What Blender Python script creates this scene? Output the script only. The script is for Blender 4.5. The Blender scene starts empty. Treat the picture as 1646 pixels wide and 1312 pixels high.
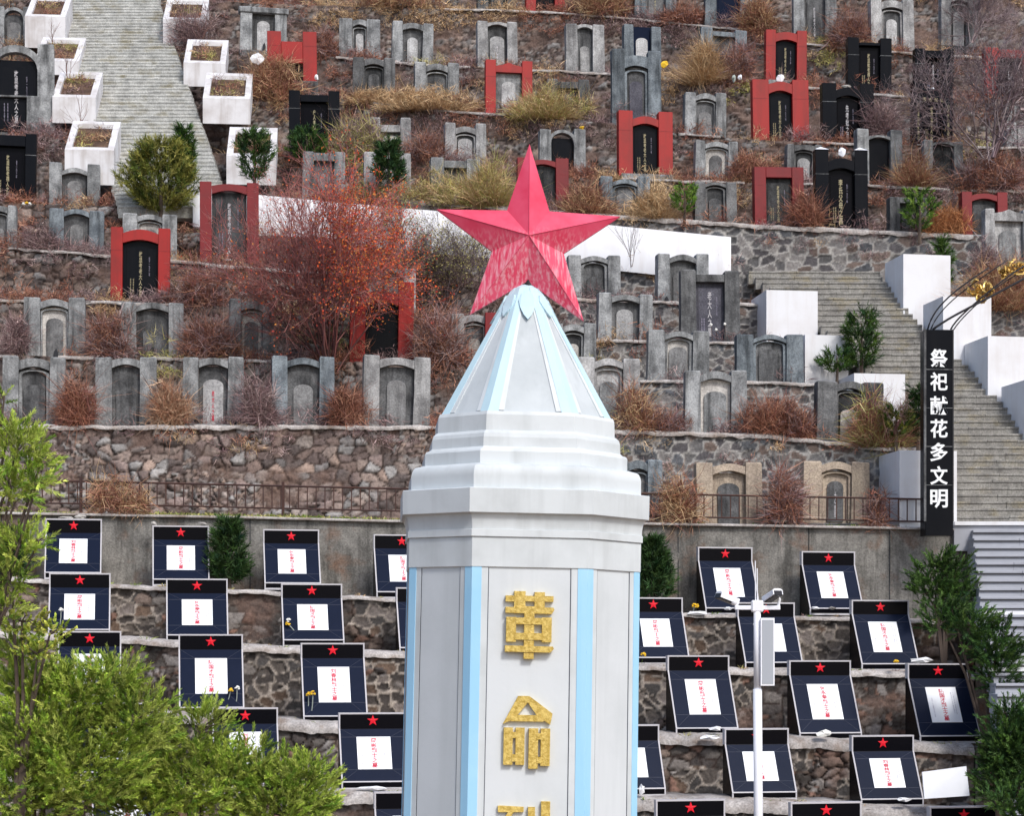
import bpy, bmesh, math, random
import numpy as np
from mathutils import Vector, Matrix
R = math.radians
rnd = random.Random(7)
rs = np.random.RandomState(11)
C = bpy.context.scene.collection
sc = bpy.context.scene

# ------------------------------------------------------------ camera, sky, sun, exposure
F = 3300.0; YH = 1050.0; CX = 823.0
cam = bpy.data.objects.new("camera", bpy.data.cameras.new("camera"))
C.objects.link(cam); sc.camera = cam
cam.location = (0, 0, 0); cam.rotation_euler = (R(90), 0, 0)
cam.data.sensor_width = 36; cam.data.lens = F / 1646 * 36
cam.data.shift_y = (YH - 656) / 1646
cam.data.clip_start = 0.5; cam.data.clip_end = 2000
w = bpy.data.worlds.new("World"); sc.world = w; w.use_nodes = True
nt = w.node_tree; bg = nt.nodes["Background"]
sky = nt.nodes.new("ShaderNodeTexSky"); sky.sky_type = 'NISHITA'; sky.sun_disc = False
SUN_EL, SUN_AZ = 45, 149          # azimuth measured from +Y (view direction) clockwise
sky.sun_elevation = R(SUN_EL); sky.sun_rotation = R(SUN_AZ)
sky.air_density = 1.0; sky.dust_density = 2.5; sky.ozone_density = 1.0
nt.links.new(sky.outputs[0], bg.inputs[0]); bg.inputs[1].default_value = 0.125
sl = bpy.data.lights.new("sun", 'SUN'); sl.energy = 1.55; sl.angle = R(10); sl.color = (1, 0.97, 0.93)
so = bpy.data.objects.new("sun", sl); C.objects.link(so)
sd = Vector((math.sin(R(SUN_AZ)) * math.cos(R(SUN_EL)), math.cos(R(SUN_AZ)) * math.cos(R(SUN_EL)), math.sin(R(SUN_EL))))
so.rotation_euler = sd.to_track_quat('Z', 'Y').to_euler(); so.location = (0, -5, 30)
sc.view_settings.view_transform = 'Standard'; sc.view_settings.look = 'None'
sc.view_settings.exposure = 0.56; sc.view_settings.gamma = 1.0

def at(px, py, Y): return Vector(((px - CX) / F * Y, Y, (YH - py) / F * Y))

# ------------------------------------------------------------ object helpers
def tag(o, label=None, cat=None, group=None, kind=None):
    if label: o['label'] = label
    if cat: o['category'] = cat
    if group: o['group'] = group
    if kind: o['kind'] = kind
    return o
def empty(name, loc, rz=0):
    o = bpy.data.objects.new(name, None); C.objects.link(o); o.location = loc; o.rotation_euler = (0, 0, rz)
    o.empty_display_size = 0.2; return o
def link(name, me, mat=None, parent=None, loc=None, rz=None):
    o = bpy.data.objects.new(name, me); C.objects.link(o)
    if mat is not None and not me.materials: me.materials.append(mat)
    if parent: o.parent = parent
    if loc is not None: o.location = loc
    if rz is not None: o.rotation_euler = (0, 0, rz)
    return o
class MB:
    def __init__(s): s.v = []; s.f = []
    def add(s, v, f):
        n = len(s.v); s.v += [tuple(p) for p in v]; s.f += [tuple(i + n for i in q) for q in f]; return s
    def box(s, x0, x1, y0, y1, z0, z1, c=0.0):
        if c <= 0:
            v = [(x0,y0,z0),(x1,y0,z0),(x1,y1,z0),(x0,y1,z0),(x0,y0,z1),(x1,y0,z1),(x1,y1,z1),(x0,y1,z1)]
            return s.add(v, [(0,3,2,1),(4,5,6,7),(0,1,5,4),(1,2,6,5),(2,3,7,6),(3,0,4,7)])
        bm = bmesh.new(); bmesh.ops.create_cube(bm, size=1)
        for q in bm.verts: q.co = ((x0+x1)/2+q.co.x*(x1-x0), (y0+y1)/2+q.co.y*(y1-y0), (z0+z1)/2+q.co.z*(z1-z0))
        bmesh.ops.bevel(bm, geom=bm.edges[:], offset=c, segments=1, affect='EDGES')
        bm.verts.index_update()
        s.add([q.co[:] for q in bm.verts], [[q.index for q in f.verts] for f in bm.faces]); bm.free(); return s
    def prism(s, pts, y0, y1):            # pts (x,z) counterclockwise seen from the front (-y)
        n = len(pts)
        v = [(p[0], y0, p[1]) for p in pts] + [(p[0], y1, p[1]) for p in pts]
        f = [tuple(range(n)), tuple(range(2*n-1, n-1, -1))] + [(i, i+n, (i+1) % n + n, (i+1) % n) for i in range(n)]
        return s.add(v, f)
    def rings(s, rr, close=True, cap=True):
        n = len(rr[0]); b = []; f = []
        for r in rr: b += r
        for k in range(len(rr)-1):
            for i in range(n if close else n-1):
                j = (i+1) % n; f.append((k*n+i, k*n+j, (k+1)*n+j, (k+1)*n+i))
        if cap and close: f += [tuple(range(n-1, -1, -1)), tuple((len(rr)-1)*n+i for i in range(n))]
        return s.add(b, f)
    def tube(s, pts, rad, n=6):
        pts = [Vector(p) for p in pts]; rr = []
        for i, p in enumerate(pts):
            d = (pts[min(i+1, len(pts)-1)] - pts[max(i-1, 0)]).normalized()
            u = d.cross(Vector((0, 0, 1)) if abs(d.z) < .9 else Vector((1, 0, 0))).normalized(); q = d.cross(u)
            r = rad[i] if isinstance(rad, (list, tuple)) else rad
            rr.append([tuple(p + (u*math.cos(a) + q*math.sin(a))*r) for a in [2*math.pi*k/n for k in range(n)]])
        return s.rings(rr)
    def ball(s, c, r, sub=1, sq=(1,1,1), jit=0):
        bm = bmesh.new(); bmesh.ops.create_icosphere(bm, subdivisions=sub, radius=1); bm.verts.index_update()
        s.add([(c[0]+q.co.x*r*sq[0]*(1+rnd.uniform(-jit,jit)), c[1]+q.co.y*r*sq[1]*(1+rnd.uniform(-jit,jit)), c[2]+q.co.z*r*sq[2]*(1+rnd.uniform(-jit,jit))) for q in bm.verts],
              [[q.index for q in f.verts] for f in bm.faces]); bm.free(); return s
    def mesh(s, name, mat=None, smooth=False):
        me = bpy.data.meshes.new(name); me.from_pydata(s.v, [], s.f); me.validate()
        bm = bmesh.new(); bm.from_mesh(me); bmesh.ops.recalc_face_normals(bm, faces=bm.faces[:]); bm.to_mesh(me); bm.free()
        if mat: me.materials.append(mat)
        if smooth:
            for p in me.polygons: p.use_smooth = True
        return me
    def build(s, name, mat, parent=None, smooth=False, loc=None, rz=None):
        return link(name, s.mesh(name, mat, smooth), None, parent, loc, rz)
def np_mesh(name, V, faces_list, mat, col=None, smooth=False, parent=None):
    """faces_list: list of int arrays (n,3) or (n,4); col (nverts,3)"""
    me = bpy.data.meshes.new(name); V = np.asarray(V, dtype=np.float32)
    me.vertices.add(len(V)); me.vertices.foreach_set("co", V.ravel())
    loops = np.concatenate([np.asarray(f).ravel() for f in faces_list]).astype(np.int32)
    tot = np.concatenate([np.full(len(f), np.asarray(f).shape[1]) for f in faces_list]).astype(np.int32)
    st = np.concatenate([[0], np.cumsum(tot)[:-1]]).astype(np.int32)
    me.loops.add(len(loops)); me.loops.foreach_set("vertex_index", loops)
    me.polygons.add(len(tot)); me.polygons.foreach_set("loop_start", st); me.polygons.foreach_set("loop_total", tot)
    if smooth: me.polygons.foreach_set("use_smooth", np.ones(len(tot), dtype=bool))
    me.update(calc_edges=True)
    if col is not None:
        a = me.attributes.new("col", 'FLOAT_COLOR', 'POINT')
        cc = np.ones((len(V), 4), dtype=np.float32); cc[:, :3] = col; a.data.foreach_set("color", cc.ravel())
    me.materials.append(mat)
    return link(name, me, None, parent)
def grid_faces(nu, nv, base=0):
    i = np.arange(nu-1)[:, None]*nv + np.arange(nv-1)[None, :] + base; i = i.ravel()
    return np.stack([i, i+nv, i+nv+1, i+1], 1)
# numpy noise
def h2(ix, iy, s=0):
    n = (ix.astype(np.int64)*374761393 + iy.astype(np.int64)*668265263 + s*974634777) & 0xffffffff
    n = ((n ^ (n >> 13))*1274126177) & 0xffffffff; n = n ^ (n >> 16)
    return (n & 0xffff)/65535.0
def vn(x, y, s=0):
    ix = np.floor(x); iy = np.floor(y); fx = x-ix; fy = y-iy; fx = fx*fx*(3-2*fx); fy = fy*fy*(3-2*fy)
    a = h2(ix, iy, s); b = h2(ix+1, iy, s); c = h2(ix, iy+1, s); d = h2(ix+1, iy+1, s)
    return (a*(1-fx)+b*fx)*(1-fy) + (c*(1-fx)+d*fx)*fy
def fbm(x, y, s=0, o=4): 
    t = 0; a = .5
    for k in range(o): t = t + a*vn(x*2**k, y*2**k, s+k); a *= .5
    return t
def voro(x, y, s=0, jit=.85):
    ix = np.floor(x); iy = np.floor(y); f1 = np.full(x.shape, 9.); f2 = f1.copy(); cid = np.zeros(x.shape)
    for dx in (-1, 0, 1):
        for dy in (-1, 0, 1):
            cx = ix+dx; cy = iy+dy
            d = np.hypot(cx+.5+(h2(cx, cy, s)-.5)*jit-x, cy+.5+(h2(cx, cy, s+1)-.5)*jit-y)
            m = d < f1; f2 = np.where(m, f1, np.minimum(f2, d)); cid = np.where(m, h2(cx, cy, s+2), cid); f1 = np.where(m, d, f1)
    return f1, f2, cid

# ------------------------------------------------------------ materials
def mat(name, c=(.5,.5,.5), rough=.8, spec=.3, metal=0):
    m = bpy.data.materials.new(name); m.use_nodes = True; b = m.node_tree.nodes["Principled BSDF"]
    b.inputs["Base Color"].default_value = (*c, 1); b.inputs["Roughness"].default_value = rough
    b.inputs["Specular IOR Level"].default_value = spec; b.inputs["Metallic"].default_value = metal; return m
def N(m, t, **k):
    n = m.node_tree.nodes.new(t)
    for a, b in k.items(): setattr(n, a, b)
    return n
def L(m, a, b): m.node_tree.links.new(a, b)
def mixc(m, fac, a, b, mode='MIX'):
    n = N(m, 'ShaderNodeMix', data_type='RGBA', blend_type=mode)
    for s, v in ((n.inputs[0], fac), (n.inputs[6], a), (n.inputs[7], b)):
        if isinstance(v, (int, float)): s.default_value = v
        elif isinstance(v, tuple): s.default_value = (*v, 1)
        else: L(m, v, s)
    return n.outputs[2]
def noise(m, scale, det=4, vec=None, sy=(1,1,1), rough=.6, coord='Object'):
    tc = N(m, 'ShaderNodeTexCoord'); mp = N(m, 'ShaderNodeMapping'); mp.inputs['Scale'].default_value = sy
    oi = N(m, 'ShaderNodeObjectInfo'); ad = N(m, 'ShaderNodeVectorMath', operation='ADD'); ml = N(m, 'ShaderNodeMath', operation='MULTIPLY'); ml.inputs[1].default_value = 37.0
    L(m, oi.outputs['Random'], ml.inputs[0]); L(m, tc.outputs[coord], ad.inputs[0]); L(m, ml.outputs[0], ad.inputs[1])
    L(m, ad.outputs[0], mp.inputs[0]); n = N(m, 'ShaderNodeTexNoise'); n.inputs['Scale'].default_value = scale; n.inputs['Detail'].default_value = det; n.inputs['Roughness'].default_value = rough
    L(m, mp.outputs[0], n.inputs['Vector']); return n.outputs[0]
def ramp(m, fac, stops):
    n = N(m, 'ShaderNodeValToRGB'); e = n.color_ramp.elements
    while len(e) < len(stops): e.new(.5)
    for i, (p, c) in enumerate(stops):
        e[i].position = p; e[i].color = (*c, 1) if isinstance(c, tuple) else (c, c, c, 1)
    L(m, fac, n.inputs[0]); return n.outputs[0]
def bsdf(m): return m.node_tree.nodes["Principled BSDF"]
def bump(m, h, st=.5, dist=.02):
    b = N(m, 'ShaderNodeBump'); b.inputs['Strength'].default_value = st; b.inputs['Distance'].default_value = dist
    L(m, h, b.inputs['Height']); L(m, b.outputs[0], bsdf(m).inputs['Normal'])
def concrete(name, base, dark, streak=.75, stain=None, rand=.25, rough=.92, bs=.6):
    m = mat(name, base, rough, .2)
    n1 = noise(m, 2.6, 6); n2 = noise(m, 5, 5, sy=(1, 1, .13)); n3 = noise(m, 26, 5)
    c = mixc(m, ramp(m, n1, [(.33, 0.), (.62, 1.)]), dark, base)
    c = mixc(m, ramp(m, n2, [(.46, 0.), (.68, streak)]), c, tuple(x*.38 for x in dark))
    if stain: c = mixc(m, ramp(m, noise(m, 1.7, 4), [(.52, 0.), (.7, .8)]), c, stain)
    c = mixc(m, 1.0, c, ramp(m, n3, [(.3, .62), (.7, 1.25)]), 'MULTIPLY')
    oi = N(m, 'ShaderNodeObjectInfo'); c = mixc(m, 1.0, c, ramp(m, oi.outputs['Random'], [(0, 1-rand), (1, 1+rand*.6)]), 'MULTIPLY')
    L(m, c, bsdf(m).inputs['Base Color']); bump(m, n3, bs, .012); return m
def attrmat(name, nscale=18, lo=.65, hi=1.3, bmp=.5, rough=.95, transl=0):
    m = mat(name, rough=rough, spec=.15); a = N(m, 'ShaderNodeAttribute', attribute_name='col')
    n = noise(m, nscale, 5); c = mixc(m, 1.0, a.outputs['Color'], ramp(m, n, [(.25, lo), (.75, hi)]), 'MULTIPLY')
    L(m, c, bsdf(m).inputs['Base Color'])
    if bmp: bump(m, n, bmp, .03)
    return m
M = {}
M['conc'] = concrete('weathered_concrete', (.38,.395,.405), (.15,.157,.164), .85)
M['conc_l'] = concrete('light_concrete', (.48,.485,.49), (.22,.22,.225), .6)
M['conc_d'] = concrete('dark_concrete', (.19,.195,.20), (.08,.082,.086))
M['conc_b'] = concrete('bluish_concrete', (.26,.30,.33), (.11,.13,.15), .8)
M['conc_w'] = concrete('limewashed_plaster', (.60,.58,.55), (.38,.365,.35), .4)
M['conc_t'] = concrete('tan_concrete', (.50,.42,.33), (.34,.28,.23), .4)
M['tab_d'] = concrete('blackened_tablet', (.085,.088,.092), (.03,.032,.035))
M['tab_g'] = concrete('grey_tablet', (.17,.175,.182), (.06,.062,.066))
M['tab_p'] = concrete('slate_tablet', (.12,.12,.145), (.07,.07,.09), .3)
M['inset'] = concrete('pale_inset', (.26,.265,.27), (.13,.13,.135), .55)
M['inset_w'] = concrete('white_inset', (.55,.56,.57), (.32,.32,.33), .45)
M['ledge'] = concrete('coping_mortar', (.56,.53,.51), (.33,.30,.285), .3, (.24,.18,.14), .1)
def paint(name, base, dirt, amt, rough=.6, spec=.4, str_=True):
    m = mat(name, base, rough, spec)
    c = mixc(m, ramp(m, noise(m, 1.4, 6), [(.45, 0.), (.8, amt)]), base, dirt)
    if str_: c = mixc(m, ramp(m, noise(m, 4, 4, sy=(1,1,.08)), [(.5, 0.), (.8, amt)]), c, dirt)
    L(m, c, bsdf(m).inputs['Base Color']); bump(m, noise(m, 14, 4), .12, .01); return m
M['red'] = paint('red_paint', (.34,.014,.012), (.18,.016,.014), .9, .55)
M['red_d'] = paint('dark_red_paint', (.19,.006,.010), (.11,.008,.010), .8, .5)
M['black'] = paint('black_granite', (.006,.007,.010), (.014,.014,.016), .5, .25, .06)
M['slabblk'] = mat('polished_black_granite', (.004,.004,.006), .25, .05)
M['slab'] = paint('sky_tinted_navy_granite', (.009,.014,.032), (.013,.019,.042), .6, .3, .025, False)  # black granite with the sky's blue reflection put into its colour; navy tablets too
M['trim'] = mat('pale_stone_edging', (.50,.49,.52), .6)
M['line'] = mat('engraved_line', (.045,.052,.08), .6)
M['plaque'] = paint('white_marble_plaque', (.80,.83,.88), (.68,.70,.76), .5, .4, .4, False)
M['star_r'] = mat('bright_red_paint', (.72,.006,.022), .5)
M['text_r'] = mat('red_lettering', (.55,.02,.06), .7)
M['text_k'] = mat('dark_lettering', (.06,.04,.09), .7)
M['text_s'] = mat('faint_lettering', (.34,.32,.42), .7)
M['text_g'] = mat('gilded_lettering', (.42,.37,.23), .6)
M['text_w'] = mat('white_lettering', (.85,.88,.9), .6)
M['wpaint'] = paint('whitewash', (.74,.755,.79), (.58,.55,.54), .55, .8, .2)
M['planter'] = paint('planter_whitewash', (.70,.70,.725), (.38,.34,.32), .85, .85, .2)
M['obel'] = paint('monument_white_paint', (.63,.675,.70), (.42,.45,.46), .75, .6, .3)
M['obel_w'] = paint('monument_panel_paint', (.63,.67,.70), (.51,.55,.57), .7, .6, .3)
M['pyr'] = paint('weathered_pyramid_paint', (.53,.575,.60), (.36,.40,.42), .8, .7, .3)
M['blue'] = paint('sky_blue_paint', (.33,.62,.86), (.42,.70,.90), .8, .55)
M['pblue'] = paint('pale_blue_paint', (.50,.68,.76), (.40,.58,.67), .8, .6)
M['gold'] = mat('gold_leaf', (.62,.44,.10), .5, .5)
c_ = mixc(M['gold'], ramp(M['gold'], noise(M['gold'], 30, 5), [(.4, 0.), (.6, 1.)]), (.46,.31,.05), (.70,.52,.14)); L(M['gold'], c_, bsdf(M['gold']).inputs['Base Color']); bump(M['gold'], noise(M['gold'], 45, 4), .8, .01)
M['goldm'] = mat('gilt_metal', (.75,.52,.16), .35, .5, .6)
M['rail'] = paint('rusty_iron', (.045,.022,.02), (.09,.035,.02), .8, .7)
M['wire'] = mat('dark_steel', (.03,.03,.035), .5)
M['white_m'] = mat('white_enamel', (.82,.84,.9), .35)
M['grey_m'] = mat('grey_panel', (.36,.39,.44), .4)
M['glass'] = mat('dark_lens', (.02,.02,.025), .2)
M['soil'] = concrete('dry_soil', (.16,.10,.07), (.07,.045,.035), .2)
M['step'] = concrete('stair_stone', (.62,.625,.60), (.40,.405,.39), .35, (.30,.27,.18), .12)
M['step_t'] = concrete('tan_stair_stone', (.37,.36,.335), (.23,.222,.21), .35, (.32,.28,.19), .12)
M['step_w'] = paint('pale_stair_stone', (.37,.385,.43), (.27,.28,.31), .7, .8, .2, False)
M['bigconc'] = concrete('retaining_wall_concrete', (.28,.27,.25), (.15,.145,.135), .75, (.19,.115,.08), .05)
M['wall'] = attrmat('fieldstone', 16, .6, 1.35, .6)
M['dirt'] = attrmat('hill_soil', 5, .6, 1.4, .8)
M['brush'] = attrmat('dry_stems', 3, .85, 1.25, 0, .9)
M['leaf'] = attrmat('foliage', 3, .85, 1.15, 0, .6)
M['bark'] = paint('bark', (.10,.075,.06), (.05,.035,.03), .8, .9)
M['yellow'] = mat('yellow_petals', (.80,.50,.03), .7); M['whitep'] = mat('white_petals', (.82,.82,.78), .7)
M['stem'] = mat('plastic_stem', (.32,.36,.33), .6); M['paper'] = mat('white_paper', (.82,.83,.86), .9)
M['rock'] = concrete('pale_stone', (.55,.53,.50), (.35,.33,.31), .3)
# pink star with washed out streaks that run down the sheet metal
m = M['pink'] = mat('faded_red_sheet_metal', (.72,.045,.12), .5, .3)
st = noise(m, 44, 4, sy=(1, 1, .025)); big = noise(m, 3.2, 3)
c1 = mixc(m, ramp(m, big, [(.35, 0.), (.65, 1.)]), (.66,.045,.105), (.74,.095,.175))
tc = N(m, 'ShaderNodeTexCoord'); sx = N(m, 'ShaderNodeSeparateXYZ'); L(m, tc.outputs['Object'], sx.inputs[0])
low = ramp(m, sx.outputs[2], [(0., 1.), (.10, 0.)]); 
mul = N(m, 'ShaderNodeMath', operation='MULTIPLY'); L(m, ramp(m, st, [(.46, 0.), (.64, .75)]), mul.inputs[0])
mr = N(m, 'ShaderNodeMapRange'); mr.inputs[1].default_value = .10; mr.inputs[2].default_value = -.12; L(m, sx.outputs[2], mr.inputs[0]); L(m, mr.outputs[0], mul.inputs[1])
c1 = mixc(m, mul.outputs[0], c1, (.80,.42,.48)); L(m, c1, bsdf(m).inputs['Base Color'])

# ------------------------------------------------------------ lettering
_txt = {}
def text_mesh(s, m, bold=0.0, key=''):
    k = (s, m.name, bold)
    if k in _txt: return _txt[k]
    cu = bpy.data.curves.new('lettering', 'FONT'); cu.body = s; cu.size = 1; cu.align_x = 'CENTER'; cu.offset = bold
    cu.resolution_u = 2; cu.space_line = 1.0; cu.extrude = .01
    o = bpy.data.objects.new('t', cu); C.objects.link(o); dg = bpy.context.evaluated_depsgraph_get(); dg.update()
    me = bpy.data.meshes.new_from_object(o.evaluated_get(dg)); bpy.data.objects.remove(o)
    n = len(me.vertices); a = np.zeros(n*3, dtype=np.float32); me.vertices.foreach_get('co', a); a = a.reshape(-1, 3)
    # stand it upright, centre it, height 1
    lo = a.min(0); hi = a.max(0); h = hi[1]-lo[1]; cxx = (lo[0]+hi[0])/2
    b = np.stack([(a[:, 0]-cxx)/h, -a[:, 2]/h, (a[:, 1]-(lo[1]+hi[1])/2)/h], 1).astype(np.float32)
    me.vertices.foreach_set('co', b.ravel()); me.update(); me.materials.clear(); me.materials.append(m); _txt[k] = me; return me
def lettering(s, m, parent, x, y, z, h, w=None, bold=0.0, name='inscription', tilt=0):
    me = text_mesh('\n'.join(s), m, bold) if isinstance(s, str) else text_mesh(s[0], m, bold)
    o = link(name, me, None, parent, (x, y, z)); wid = (max(v.co.x for v in me.vertices)*2) or 1
    o.scale = ((w/wid) if w else h, h, h); o.rotation_euler = (tilt, 0, 0); return o
# ------------------------------------------------------------ the terraced hill
def D(y): return 27.66/(0.7055-(YH-y)/F)
def pl(*p): return np.array(p, dtype=float)
T = {  # coping lines: photo pixels (x, y); the terraces of the hill from the top down
 'U7': pl((-300,-300),(1900,-210)), 'U6': pl((-300,-180),(1900,-110)), 'U5': pl((-300,-95),(1900,-15)),
 'U4': pl((-300,-10),(400,5),(720,15),(850,18),(1020,30),(1190,48),(1270,68),(1450,85),(1646,95),(1900,100)),
 'U3': pl((-300,75),(100,78),(330,85),(545,92),(700,106),(850,112),(1000,120),(1130,135),(1290,140),(1440,155),(1646,160),(1900,165)),
 'U2': pl((-300,140),(0,145),(330,165),(560,160),(700,178),(850,186),(1000,202),(1100,216),(1250,227),(1400,232),(1600,237),(1900,242)),
 'U1': pl((-300,218),(60,220),(330,245),(520,255),(700,262),(870,283),(1000,288),(1200,295),(1400,298),(1520,304),(1900,315)),
 'R1': pl((-300,322),(0,325),(165,332),(330,325),(640,322),(830,335),(1000,348),(1200,362),(1570,380),(1900,386)),
 'P': pl((-300,372),(330,374),(640,388),(900,412),(1175,437),(1430,440),(1900,442)),
 'A': pl((-300,392),(0,397),(180,412),(400,430),(650,450),(900,480),(1100,487),(1240,490),(1900,505)),
 'B': pl((-300,478),(0,482),(300,490),(650,520),(950,547),(1200,552),(1300,555),(1900,575)),
 'C': pl((-300,570),(0,572),(300,577),(690,585),(1030,612),(1310,617),(1480,630),(1900,640)),
 'D': pl((-300,686),(0,686),(690,686),(1010,694),(1230,700),(1420,720),(1480,722),(1900,730)),
 'E': pl((-300,822),(0,825),(400,832),(640,838),(1040,842),(1500,850),(1566,851)),
 'S1': pl((-300,915),(0,930),(200,942),(430,952),(600,962),(1100,988),(1360,995),(1566,1002)),
 'S2': pl((-300,1005),(0,1018),(200,1028),(400,1040),(600,1050),(1060,1072),(1200,1078),(1450,1082),(1566,1086)),
 'S3': pl((-300,1105),(0,1125),(232,1147),(480,1164),(650,1170),(1060,1184),(1268,1190),(1470,1198),(1566,1202)),
 'S4': pl((-300,1225),(0,1250),(541,1276),(1030,1288),(1260,1293),(1480,1306),(1566,1310)),
 'S5': pl((-300,1365),(1030,1410),(1566,1430)), 'S6': pl((-300,1520),(1566,1570)),
}
def desat(c, k=.45, g=1.0):
    c = np.asarray(c); m_ = c.mean(-1, keepdims=True); return (c*(1-k)+m_*k)*g
ORDER = ['U7','U6','U5','U4','U3','U2','U1','R1','P','A','B','C','D','E','S1','S2','S3','S4','S5','S6']
YB = {'E': (43.9, .03), 'S1': (42.55, .05), 'S2': (40.8, .05), 'S3': (38.7, .05), 'S4': (36.6, .05), 'S5': (34.5, .05), 'S6': (32.4, .05)}
def ty(k, px): return np.interp(px, T[k][:, 0], T[k][:, 1])
def tY(k, px):
    px = np.asarray(px, dtype=float)
    if k in YB: b, s = YB[k]; return b/(1-s*(px-CX)/F)
    e = {'D': (1.25, 1450), 'C': (.8, 1440), 'B': (.45, 1310), 'A': (.35, 1250), 'P': (.2, 1190)}.get(k)
    return D(ty(k, px)) + (e[0]*np.clip((px-e[1])/60, 0, 1) if e else 0)
def tP(k, px):                                   # point on coping line
    Y = tY(k, px); return (np.asarray(px)-CX)/F*Y, Y, (YH-ty(k, px))/F*Y
def zat(k, X):                                   # ledge height of terrace k at world X
    px = np.linspace(-300, 1900, 400); x, y, z = tP(k, px); return float(np.interp(X, x, z)), float(np.interp(X, x, y))
PAL = {'rub': np.array([(.27,.17,.135),(.36,.25,.20),(.19,.125,.11),(.42,.33,.28),(.28,.25,.24),(.44,.28,.20),(.15,.11,.10),(.36,.34,.33),(.33,.22,.19)]),
       'cob': np.array([(.12,.118,.12),(.165,.16,.16),(.09,.085,.09),(.20,.19,.185),(.16,.125,.11),(.10,.105,.115)]),
       'slb': np.array([(.10,.085,.075),(.18,.155,.14),(.065,.055,.05),(.28,.25,.235),(.24,.12,.08),(.085,.07,.065),(.20,.14,.11)])}
PAL['cobs'] = np.array([(.075,.065,.06),(.11,.095,.085),(.055,.048,.045),(.15,.13,.12),(.12,.085,.065),(.065,.06,.058)]); PAL['rub'] = desat(PAL['rub'], .42, .92); PAL['slb'] = desat(PAL['slb'], .3)
def style_w(k, px, v):
    """1 where the wall is pointed cobble (pale raised mortar), 0 for dry rubble"""
    n = fbm(px/160., v*1.2+3, ORDER.index(k)*7, 3)
    if k == 'R1': w = np.where(px > 900, 1., .2)
    elif k in ('A', 'B'): w = np.where(px > 900, 1., np.where(px < 420, .0, 0))
    elif k in ('P', 'C'): w = np.where(px > 900, .9, .0)
    elif k == 'D': w = np.where(px > 900, .9, .12)
    elif k[0] == 'S': return (n > .44)*1.
    else: w = np.full(px.shape, .0)
    return ((n*.5 + w) > .55)*1.
WLAB = {'U7':'rubble retaining wall of the terrace high above the frame','U6':'rubble retaining wall of a terrace above the topmost graves','U5':'rubble retaining wall behind the topmost row of graves',
 'U4':'dry rubble retaining wall just below the topmost graves','U3':'low brown rubble wall under the row of narrow grey gravestones','U2':'brown rubble wall overgrown with dry grass, third terrace from the top','U1':'rubble wall under the tall red and black tombs right of the star tip',
 'R1':'grey cobble wall with pale mortar joints above the right stairs','P':'low wall hidden behind the white parapet','A':'rubble wall behind the large red tomb on the left','B':'rubble and cobble wall two terraces above the bottom row of grey graves',
 'C':'rubble wall directly behind the bottom row of big grey gravestones','D':'high crumbling rubble wall behind the iron fence','S1':'cobble wall under the top row of star slabs','S2':'dark stone wall under the second row of star slabs','S3':'dark stone wall under the third row of star slabs','S4':'stone wall under the fourth row of star slabs','S5':'stone wall below the bottom edge of the photo','S6':'lowest stone wall at the foot of the slab rows'}
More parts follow.
